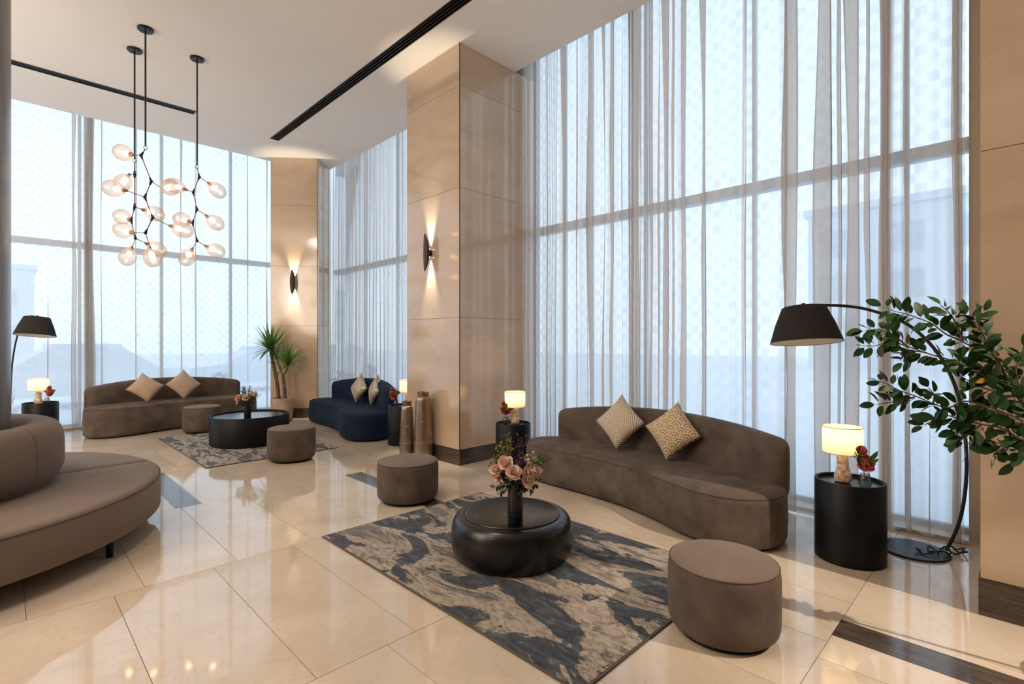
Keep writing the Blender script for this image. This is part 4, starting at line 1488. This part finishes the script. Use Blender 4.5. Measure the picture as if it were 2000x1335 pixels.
def yucca_mesh(L_, Wd, droop):
    g = G()
    v, f = [], []
    for i in range(7):
        u = i / 6
        w = Wd * (0.55 + 0.45 * math.sin(PI * min(u * 1.3, 1))) * (1 - u ** 3) / 2 + 0.0008
        z = -droop * L_ * u * u
        v += [(-w, L_ * u, z + 0.25 * w), (0, L_ * u, z), (w, L_ * u, z + 0.25 * w)]
    for i in range(6):
        for k in range(2):
            a = i * 3 + k
            f.append((a, a + 1, a + 4, a + 3))
    me = bpy.data.meshes.new('leaf')
    me.from_pydata(v, [], f)
    for p_ in me.polygons:
        p_.use_smooth = True
    me.materials.append(MT['yucca'])
    return me


ym = [yucca_mesh(0.46, 0.050, 0.05), yucca_mesh(0.45, 0.048, 0.16), yucca_mesh(0.42, 0.044, 0.32)]
ypale = ym[1].copy()
ypale.materials.clear()
ypale.materials.append(MT['yucca_pale'])


def yucca_head(c, n_, sc, up=1.0):
    for k in range(n_):
        u = (k + 0.5) / n_
        el = math.radians(82 - 98 * u ** 0.95)
        az = k * 2.39996 + rnd.uniform(-0.2, 0.2)
        me = ym[0] if el > 0.75 else (ym[1] if el > 0.1 else ym[2])
        if k in (n_ - 4, n_ - 9) and sc > 0.9:
            me = ypale
        lf = bpy.data.objects.new('leaf', me)
        COL.objects.link(lf)
        lf.parent = t
        d = Vector((math.cos(az) * math.cos(el), math.sin(az) * math.cos(el), math.sin(el)))
        q = d.to_track_quat('Y', 'Z')
        s_ = sc * rnd.uniform(0.85, 1.1)
        tip = Vector(c) + d * 0.46 * s_
        if (tip.x - A[0]) * 0.651 + (tip.y - A[1]) * 0.759 > -0.05:
            s_ *= 0.45
        lf.matrix_local = Matrix.Translation(Vector(c) - o + d * 0.01) @ q.to_matrix().to_4x4() @ Matrix.Scale(s_, 4)


yucca_head((3.615, 10.13, 1.35), 62, 1.12)
yucca_head((3.855, 9.89, 1.06), 34, 0.98)
yucca_head((3.70, 10.05, 1.17), 18, 0.7)
yucca_head((3.70, 10.03, 0.80), 10, 0.42)

# ------------------------------------------------------------------ tall ficus at the right edge
ft = thing('potted_ficus', 'leafy green ficus reaching in front of the wide pillar and the arc lamp', 'plant', (3.36, -0.40, 0))
o = Vector((3.36, -0.40, 0))
G().lathe([(0.12, 0), (0.16, 0.01), (0.185, 0.20), (0.19, 0.36), (0.178, 0.365), (0.17, 0.33)], 36, cap1=False).build('pot', MT['pot'], ft)
G().lathe([(0.172, 0.32), (0.05, 0.33)], 28, cap0=False).build('soil', MT['soil'], ft)
BR = {
    'up': [(3.36, -0.40, 0.32), (3.357, -0.34, 0.60), (3.351, -0.274, 0.852), (3.332, -0.112, 1.038), (3.313, -0.008, 1.215), (3.306, 0.024, 1.283), (3.295, 0.074, 1.397), (3.284, 0.116, 1.5), (3.277, 0.145, 1.599), (3.281, 0.131, 1.638)],
    'b2': [(3.306, 0.024, 1.283), (3.287, 0.107, 1.331), (3.267, 0.184, 1.381), (3.249, 0.248, 1.413), (3.225, 0.329, 1.446), (3.204, 0.396, 1.473), (3.179, 0.471, 1.5), (3.158, 0.531, 1.479), (3.13, 0.609, 1.486)],
    'b2a': [(3.225, 0.329, 1.446), (3.209, 0.381, 1.452), (3.197, 0.417, 1.403)],
    'b2b': [(3.295, 0.074, 1.397), (3.287, 0.107, 1.481), (3.274, 0.159, 1.474), (3.26, 0.208, 1.507), (3.246, 0.258, 1.537), (3.231, 0.308, 1.589), (3.215, 0.36, 1.617), (3.202, 0.402, 1.638), (3.186, 0.449, 1.654), (3.171, 0.493, 1.676)],
    'b2c': [(3.263, 0.198, 1.505), (3.255, 0.228, 1.6), (3.249, 0.248, 1.641), (3.239, 0.283, 1.683)],
    'b2d': [(3.202, 0.402, 1.473), (3.186, 0.449, 1.528), (3.164, 0.515, 1.564), (3.142, 0.575, 1.557)],
    'b2e': [(3.286, 0.112, 1.455), (3.277, 0.145, 1.566), (3.267, 0.184, 1.613), (3.264, 0.193, 1.64)],
    'b3': [(3.332, -0.112, 1.038), (3.313, -0.008, 1.133), (3.295, 0.074, 1.178), (3.28, 0.135, 1.206), (3.264, 0.193, 1.216), (3.249, 0.248, 1.186), (3.231, 0.308, 1.195), (3.21, 0.375, 1.232), (3.193, 0.428, 1.258), (3.177, 0.476, 1.29), (3.162, 0.52, 1.303)],
    'b3a': [(3.231, 0.308, 1.195), (3.233, 0.303, 1.236), (3.227, 0.323, 1.276)],
    'b3b': [(3.21, 0.375, 1.226), (3.188, 0.444, 1.201), (3.162, 0.52, 1.183)],
    'b4': [(3.332, -0.112, 1.038), (3.313, -0.008, 1.051), (3.297, 0.065, 1.095), (3.28, 0.135, 1.108), (3.26, 0.208, 1.128), (3.246, 0.258, 1.145), (3.231, 0.308, 1.114), (3.22, 0.344, 1.084)],
    'b4a': [(3.26, 0.208, 1.128), (3.258, 0.218, 1.068), (3.255, 0.228, 1.027)],
    'b4b': [(3.28, 0.135, 1.108), (3.267, 0.184, 1.051), (3.266, 0.188, 1.004)],
    'b5': [(3.332, -0.112, 1.038), (3.313, -0.008, 1.006), (3.3, 0.051, 1.019), (3.291, 0.088, 1.028), (3.28, 0.135, 1.049)],
    'b5a': [(3.302, 0.042, 1.02), (3.292, 0.084, 0.983), (3.29, 0.093, 0.962)],
    'b6': [(3.313, -0.008, 1.215), (3.307, 0.019, 1.36), (3.311, 0.001, 1.437), (3.313, -0.008, 1.481)],
    'b7': [(3.306, 0.024, 1.283), (3.297, 0.065, 1.269), (3.283, 0.121, 1.279), (3.27, 0.174, 1.309), (3.26, 0.208, 1.341)],
    'b8': [(3.313, -0.008, 1.133), (3.302, 0.042, 1.116), (3.288, 0.102, 1.176), (3.274, 0.159, 1.185), (3.264, 0.193, 1.169)],
    'b9': [(3.295, 0.074, 1.397), (3.286, 0.112, 1.396), (3.277, 0.145, 1.356), (3.271, 0.169, 1.369), (3.26, 0.208, 1.421)],
    'b10': [(3.313, -0.008, 1.051), (3.31, 0.006, 0.992), (3.306, 0.024, 0.952)],
}
rnd = random.Random(41)


def oval_leaf(L_, Wd, mt):
    v, f = [], []
    prof = [(-0.12, 0.03), (0.0, 0.03), (0.12, 0.55), (0.35, 0.95), (0.6, 1.0), (0.82, 0.68), (0.95, 0.3), (1.0, 0.02)]
    for u, w in prof:
        hw = Wd * w / 2
        z = -0.22 * L_ * u * u
        v += [(-hw, L_ * u, z + 0.18 * hw), (0, L_ * u, z), (hw, L_ * u, z + 0.18 * hw)]
    for i in range(len(prof) - 1):
        for k in range(2):
            a = i * 3 + k
            f.append((a, a + 1, a + 4, a + 3))
    me = bpy.data.meshes.new('leaf')
    me.from_pydata(v, [], f)
    for p_ in me.polygons:
        p_.use_smooth = True
    me.materials.append(mt)
    return me


fl = [oval_leaf(0.078, 0.045, MT['ficus']), oval_leaf(0.070, 0.038, MT['ficus']), oval_leaf(0.062, 0.033, MT['ficus'])]
fy = oval_leaf(0.062, 0.026, MT['ficus_old'])
nleaf = 0
FL = []
for key, pl in BR.items():
    jit = [Vector(p) - o + Vector((rnd.uniform(-0.05, 0.03) if 0 < i else 0, 0, 0)) * (0 if key == 'up' else min(1, i / 3)) for i, p in enumerate(pl)]
    P = [Vector(p) for p in catmull([tuple(p) for p in jit], 5, False)]
    th = 0.011 if key == 'up' else 0.0042
    g = G()
    g.tube(P, [th * (1 - 0.75 * i / (len(P) - 1)) + 0.0008 for i in range(len(P))], 6)
    g.build('trunk' if key == 'up' else 'branch', MT['twig'], ft)
    LL = path_len([tuple(p) for p in P])
    tot = LL[-1]
    s_ = 0.80 if key == 'up' else 0.02
    side = 1
    while s_ < tot + 0.004:
        i = min(range(len(LL)), key=lambda k: abs(LL[k] - s_))
        p = P[i]
        tng = (P[min(i + 1, len(P) - 1)] - P[max(i - 1, 0)]).normalized()
        a = rnd.uniform(0, 2 * PI)
        ou = tng.orthogonal().normalized()
        ou = ou * math.cos(a) + tng.cross(ou) * math.sin(a)
        lat = tng.cross(CAMF)
        if lat.length > 0.1:
            ou = (ou * 0.6 + lat.normalized() * side * 1.0).normalized()
        side = -side
        d = (tng * rnd.uniform(0.2, 0.9) + ou + Vector((0, 0, 0.15))).normalized()
        if tot - s_ < 0.01:
            d = (tng + Vector((0, 0, 0.1))).normalized()
        nrm = (Vector((0, 0, 1)) * rnd.uniform(0.2, 0.9) - CAMF * rnd.uniform(0.2, 1.0) + Vector((rnd.uniform(-.7, .7), rnd.uniform(-.7, .7), rnd.uniform(-.4, .4)))).normalized()
        nrm = (nrm - d * nrm.dot(d))
        if nrm.length < 0.1:
            nrm = d.orthogonal()
        nrm.normalize()
        x_ = d.cross(nrm)
        M3 = Matrix((x_, d, nrm)).transposed()
        me = fy if (key == 'b2' and nleaf % 9 == 4) else fl[rnd.randrange(3)]
        ML = Matrix.Translation(p + d * 0.012) @ M3.to_4x4() @ Matrix.Scale(rnd.uniform(0.72, 1.08), 4)
        FL.append((me, ML))
        nleaf += 1
        s_ += rnd.uniform(0.009, 0.018)
rnd.shuffle(FL)
rest = G()
for k, (me, ML) in enumerate(FL):
    if k < 296:
        lf = bpy.data.objects.new('leaf', me)
        COL.objects.link(lf)
        lf.parent = ft
        lf.matrix_local = ML
    elif k < 520:
        rest.add([ML @ v_.co for v_ in me.vertices], [tuple(p_.vertices) for p_ in me.polygons])
if rest.v:
    tag(rest.build('foliage', MT['ficus'], ft, sharp=180), None, None, None, 'stuff')


# ------------------------------------------------------------------ cushions
def cushion(name, label, c, facing, size, hs, lean, roll, mat, group, thick=0.075):
    """square cushion balanced on a corner: c = middle, facing = horizontal direction of the front"""
    n_ = 15
    v = [[], []]
    for sgn in (0, 1):
        for i in range(n_):
            for j in range(n_):
                a, b = -1 + 2 * i / (n_ - 1), -1 + 2 * j / (n_ - 1)
                pinch = 1 - 0.10 * (1 - a * a) * (b * b) ** 1.0 * 0.9 if True else 1
                pa = a * (1 - 0.09 * (1 - b * b))
                pb = b * (1 - 0.09 * (1 - a * a))
                z = thick * (max(0, (1 - a * a) * (1 - b * b))) ** 0.42
                z += 0.006 * noise.noise(Vector((a * 2.2, b * 2.2, size * 9 + roll + sgn * 4))) * (1 - max(abs(a), abs(b)) ** 4)
                v[sgn].append((pa * size / 2, pb * size / 2, z if sgn else -z))
    verts = v[0] + v[1]
    faces = []
    N2 = n_ * n_
    for i in range(n_ - 1):
        for j in range(n_ - 1):
            a = i * n_ + j
            faces.append((a, a + 1, a + n_ + 1, a + n_))
            faces.append((N2 + a, N2 + a + n_, N2 + a + n_ + 1, N2 + a + 1))
    me = bpy.data.meshes.new(name)
    me.from_pydata(verts, [], faces)
    bm = bmesh.new(); bm.from_mesh(me)
    bmesh.ops.remove_doubles(bm, verts=bm.verts, dist=1e-5)
    for f_ in bm.faces:
        f_.smooth = True
    bmesh.ops.recalc_face_normals(bm, faces=bm.faces)
    bm.to_mesh(me); bm.free()
    me.materials.append(mat)
    ob = obj(name, me)
    fz = Vector(facing).normalized()
    fz = (fz * math.cos(lean) + Vector((0, 0, math.sin(lean)))).normalized()
    up = (Vector((0, 0, 1)) - fz * fz.z).normalized()
    rt = up.cross(fz)
    rr = math.radians(45 + roll)
    xa = rt * math.cos(rr) + up * math.sin(rr)
    ya = -rt * math.sin(rr) + up * math.cos(rr)
    ob.matrix_world = Matrix.Translation(Vector(c)) @ Matrix((xa, ya, fz)).transposed().to_4x4() @ Matrix.Diagonal((1, 1, 1, 1))
    return tag(ob, label, 'cushion', group)


r_ = math.radians
cushion('throw_cushion', 'ivory cushion with beaded concentric rings on the long brown sofa', (4.385, 2.855, 0.695), (-1, -0.05, 0), 0.405, 0, r_(15), 3, MT['cush_rings'], 'embroidered cushions')
cushion('throw_cushion', 'golden cushion with embroidered fan scales on the long brown sofa', (4.33, 2.255, 0.685), (-1, -0.05, 0), 0.395, 0, r_(16), -4, MT['cush_fans'], 'embroidered cushions')
cushion('throw_cushion', 'champagne sequinned cushion on the navy sofa, the one further from the column', (4.42, 8.22, 0.69), (-1, -0.05, 0), 0.385, 0, r_(14), 2, MT['cush_seq'], 'sequinned cushions')
cushion('throw_cushion', 'champagne sequinned cushion on the navy sofa, the one nearer the column', (4.44, 7.72, 0.69), (-1, 0.22, 0), 0.385, 0, r_(14), 0, MT['cush_seq'], 'sequinned cushions')
cushion('throw_cushion', 'plain champagne satin cushion, left one of the pair on the far left sofa', (1.70, 10.42, 0.735), (0.02, -1, 0), 0.395, 0, r_(26), 4, MT['cush_plain'], 'plain satin cushions')
cushion('throw_cushion', 'plain champagne satin cushion, right one of the pair on the far left sofa', (2.26, 10.45, 0.755), (0.0, -1, 0), 0.395, 0, r_(20), -3, MT['cush_plain'], 'plain satin cushions')


# ------------------------------------------------------------------ pendant lights
def pendant(label, canopy, chain, globes, links):
    t = thing('pendant_light', label, 'pendant light', (canopy[0], canopy[1], CEIL), 0, 'branching glass pendants')
    o = Vector((canopy[0], canopy[1], CEIL))

    def L(p):
        return Vector(p) - o
    G().lathe([(0.080, 0.0), (0.080, -0.022), (0.074, -0.028)], 40).build('canopy', MT['black_metal'], t)
    for sx in (-0.045, 0.045):
        G().ball((sx * 0.7, -sx * 0.7, -0.029), 0.008, 8, 6).build('canopy_screw', MT['black_metal'], t)
    bot = L(chain['bot'])
    G().tube([(0, 0, -0.02), (0, 0, bot.z)], 0.0095, 10).build('rod', MT['black_metal'], t)
    g = G()
    g.tube([(0.0 + 0.018 * math.cos(a), 0, bot.z - 0.018 + 0.022 * math.sin(a)) for a in [2 * PI * i / 14 for i in range(15)]], 0.003, 6)
    g.build('hook', MT['black_metal'], t)
    bz = {k: L(p) for k, p in chain.items()}
    bz['bot'] = Vector((0, 0, bot.z - 0.03))
    off = bz['bot'] - L(chain['bot'])
    off.z = 0
    for k in bz:
        if k != 'bot':
            bz[k] = bz[k] + off
    for a, b in links:
        G().tube([bz[a], bz[b]], 0.0055, 8).build('arm', MT['brass'], t)
    for k, p in bz.items():
        if k == 'bot':
            continue
        g = G()
        g.ball(p, 0.019, 10, 8)
        for a, b in links:
            for s0, s1 in ((a, b), (b, a)):
                if s0 == k:
                    d = (bz[s1] - p).normalized()
                    g.tube([p, p + d * 0.045], [0.014, 0.010], 8)
        g.build('joint', MT['black_metal'], t)
    for (nd, c, s_, dep) in globes:
        cw = L(c) + off + CAMF * dep
        sw = L(s_) + off + CAMF * dep * 0.6
        ax = (cw - sw)
        ln = ax.length
        if ln < 0.05:
            ax = Vector((0, 0, -1)) - CAMF * 0.5
        ax.normalize()
        q = ax.to_track_quat('Z', 'Y').to_matrix()
        G().tube([bz[nd], sw - ax * 0.02], 0.0045, 6).build('arm', MT['brass'], t)
        G().tube([sw - ax * 0.03, sw + ax * 0.005, sw + ax * 0.03], [0.012, 0.022, 0.019], 12).build('socket', MT['copper'], t)
        prof = [(0.020, 0.0), (0.052, 0.022), (0.080, 0.065), (0.092, 0.115), (0.086, 0.165), (0.060, 0.208), (0.022, 0.228), (0.004, 0.231)]
        rs = [[sw + q @ Vector((r * math.cos(2 * PI * i / 24), r * math.sin(2 * PI * i / 24), z)) for i in range(24)] for r, z in prof]
        gg = G()
        gg.rings(rs, False, True)
        gl = gg.build('globe', MT['globe'], t)
        gb = G()
        gb.ball(sw + ax * 0.078, 0.031, 12, 9, (1, 1, 1.25), q)
        gb.build('bulb', MT['filament'], gl)
    return t


pendant('tallest branching pendant light with six amber glass globes, the middle rod', (1.172, 7.185, 0),
        {'bot': (1.168, 7.189, 3.769), 'joint_a': (1.132, 7.224, 3.662), 'joint_b': (1.216, 7.141, 3.363), 'joint_c': (1.163, 7.194, 3.178), 'joint_d': (1.228, 7.128, 2.943), 'joint_e': (1.168, 7.189, 2.765)},
        [('joint_a', (0.936, 7.42, 3.722), (1.032, 7.325, 3.688), 0.06), ('joint_b', (1.411, 6.945, 3.261), (1.341, 7.016, 3.262), -0.10), ('joint_c', (0.931, 7.425, 3.261), (1.025, 7.332, 3.243), -0.08),
         ('joint_d', (1.429, 6.927, 2.822), (1.352, 7.005, 2.855), 0.10), ('joint_e', (0.951, 7.405, 2.808), (1.047, 7.31, 2.775), 0.04), ('joint_e', (1.248, 7.108, 2.478), (1.222, 7.135, 2.578), -0.05)],
        [('bot', 'joint_a'), ('joint_a', 'joint_b'), ('joint_b', 'joint_c'), ('joint_c', 'joint_d'), ('joint_d', 'joint_e')])
pendant('branching pendant light with five amber glass globes on the leftmost rod', (1.161, 7.795, 0),
        {'bot': (1.158, 7.799, 3.772), 'joint_a': (1.158, 7.799, 3.581), 'joint_b': (1.158, 7.799, 3.177), 'joint_c': (1.127, 7.829, 3.009), 'joint_d': (1.165, 7.791, 2.788)},
        [('joint_a', (1.131, 7.826, 3.440), (1.148, 7.808, 3.540), -0.14), ('joint_b', (1.239, 7.718, 3.143), (1.195, 7.761, 3.161), 0.14), ('joint_c', (1.012, 7.944, 3.073), (1.095, 7.861, 3.027), 0.06),
         ('joint_d', (1.262, 7.694, 2.696), (1.225, 7.732, 2.734), 0.14), ('joint_d', (1.12, 7.836, 2.551), (1.144, 7.813, 2.661), -0.04)],
        [('bot', 'joint_a'), ('joint_a', 'joint_b'), ('joint_b', 'joint_c'), ('joint_c', 'joint_d')])
pendant('branching pendant light with six amber glass globes on the rightmost rod', (1.763, 7.469, 0),
        {'bot': (1.759, 7.473, 3.763), 'joint_a': (1.779, 7.453, 3.614), 'joint_b': (1.724, 7.508, 3.417), 'joint_c': (1.757, 7.475, 3.197), 'joint_d': (1.718, 7.514, 3.024), 'joint_e': (1.759, 7.473, 2.796)},
        [('joint_a', (1.904, 7.328, 3.472), (1.848, 7.384, 3.54), 0.08), ('joint_b', (1.585, 7.647, 3.48), (1.67, 7.562, 3.441), -0.08), ('joint_c', (1.868, 7.364, 3.068), (1.822, 7.41, 3.126), 0.10),
         ('joint_d', (1.59, 7.642, 3.084), (1.674, 7.558, 3.047), 0.06), ('joint_e', (1.882, 7.35, 2.694), (1.824, 7.408, 2.733), 0.08), ('joint_e', (1.701, 7.531, 2.56), (1.733, 7.499, 2.675), -0.08)],
        [('bot', 'joint_a'), ('joint_a', 'joint_b'), ('joint_b', 'joint_c'), ('joint_c', 'joint_d'), ('joint_d', 'joint_e')])

# ------------------------------------------------------------------ outside: paving, parked cars, buildings
g = G().box(XG + 0.11, 60, -40, 80, -0.30, -0.10)
g.box(-60, XG + 0.11, YG + 0.11, 80, -0.30, -0.10)
struct(g.build('ground', MT['ground'], smooth=False), 'pale paving outside the windows')


def car(label, x, y, rot, mat, suv=0.0):
    t = thing('car', label, 'car', (x, y, -0.10), rot, 'parked cars outside the far window')
    body = [(-2.2, 0.30), (-2.25, 0.55), (-2.15, 0.82), (-1.2, 0.92), (1.35, 0.94 + suv * 0.1), (2.1, 0.88 + suv * 0.1), (2.22, 0.6), (2.15, 0.3)]
    roof = [(-1.25, 0.90), (-0.45, 1.36 + suv), (0.2, 1.44 + suv), (0.95, 1.38 + suv), (1.75, 0.90)]

    def extr(prof, w0, w1):
        n = len(prof)
        zs_ = [p[1] for p in prof]
        lo, hi = min(zs_), max(zs_)
        rs = []
        for sy in (-1, 1):
            rs.append([(p[0], sy * (w0 + (w1 - w0) * (p[1] - lo) / (hi - lo)), p[1]) for p in prof])
        return G().rings(rs)
    extr(body, 0.90, 0.86).build('body', mat, t, False)
    extr(roof, 0.84, 0.62).build('cabin', MT['car_glass'], t, False)
    G().box(-0.45, 0.95, -0.60, 0.60, 1.36 + suv, 1.455 + suv).build('roof', mat, t, False)
    for xx in (-1.4, 1.4):
        for sy in (-1, 1):
            g = G()
            g.rings([[(xx + 0.33 * math.cos(2 * PI * i / 20), sy * yy, 0.33 + 0.33 * math.sin(2 * PI * i / 20)) for i in range(20)] for yy in (0.70, 0.92)])
            g.build('wheel', MT['tyre'], t)
    return t


car('white parked car seen through the sheer behind the left table lamp', 1.2, 17.0, 0.06, MT['car_white'], 0.1)
car('silver parked car seen through the sheer behind the satin cushions', 6.2, 18.4, -0.04, MT['car_grey'])
car('white parked car seen through the sheer beside the yucca', 9.8, 20.8, 0.02, MT['car_white'], 0.05)


def building(label, x0, x1, y0, y1, h, nx, nz, face):
    t = thing('building', label, 'building', ((x0 + x1) / 2, (y0 + y1) / 2, -0.1))
    hx, hy = (x1 - x0) / 2, (y1 - y0) / 2
    G().box(-hx, hx, -hy, hy, 0, h).build('wall', MT['facade'], t, False)
    G().box(-hx - 0.2, hx + 0.2, -hy - 0.2, hy + 0.2, h, h + 0.4).build('roof', MT['facade'], t, False)
    for i in range(nx):
        for k in range(nz):
            z = 1.5 + k * (h - 1.5) / nz
            if face == 'X':
                y = -hy + (i + 0.5) * 2 * hy / nx
                G().box(-hx - 0.05, -hx + 0.02, y - 0.9, y + 0.9, z, z + 1.5).build('window', MT['facade_glass'], t, False)
            else:
                x = -hx + (i + 0.5) * 2 * hx / nx
                G().box(x - 0.9, x + 0.9, -hy - 0.05, -hy + 0.02, z, z + 1.5).build('window', MT['facade_glass'], t, False)


building('hazy low grey building seen through the right hand sheers above the arc lamp', 34, 44, -3.0, 9.0, 9.0, 4, 3, 'X')
building('hazy grey building far beyond the left window', -22, 2, 62, 70, 8.0, 6, 2, 'Y')
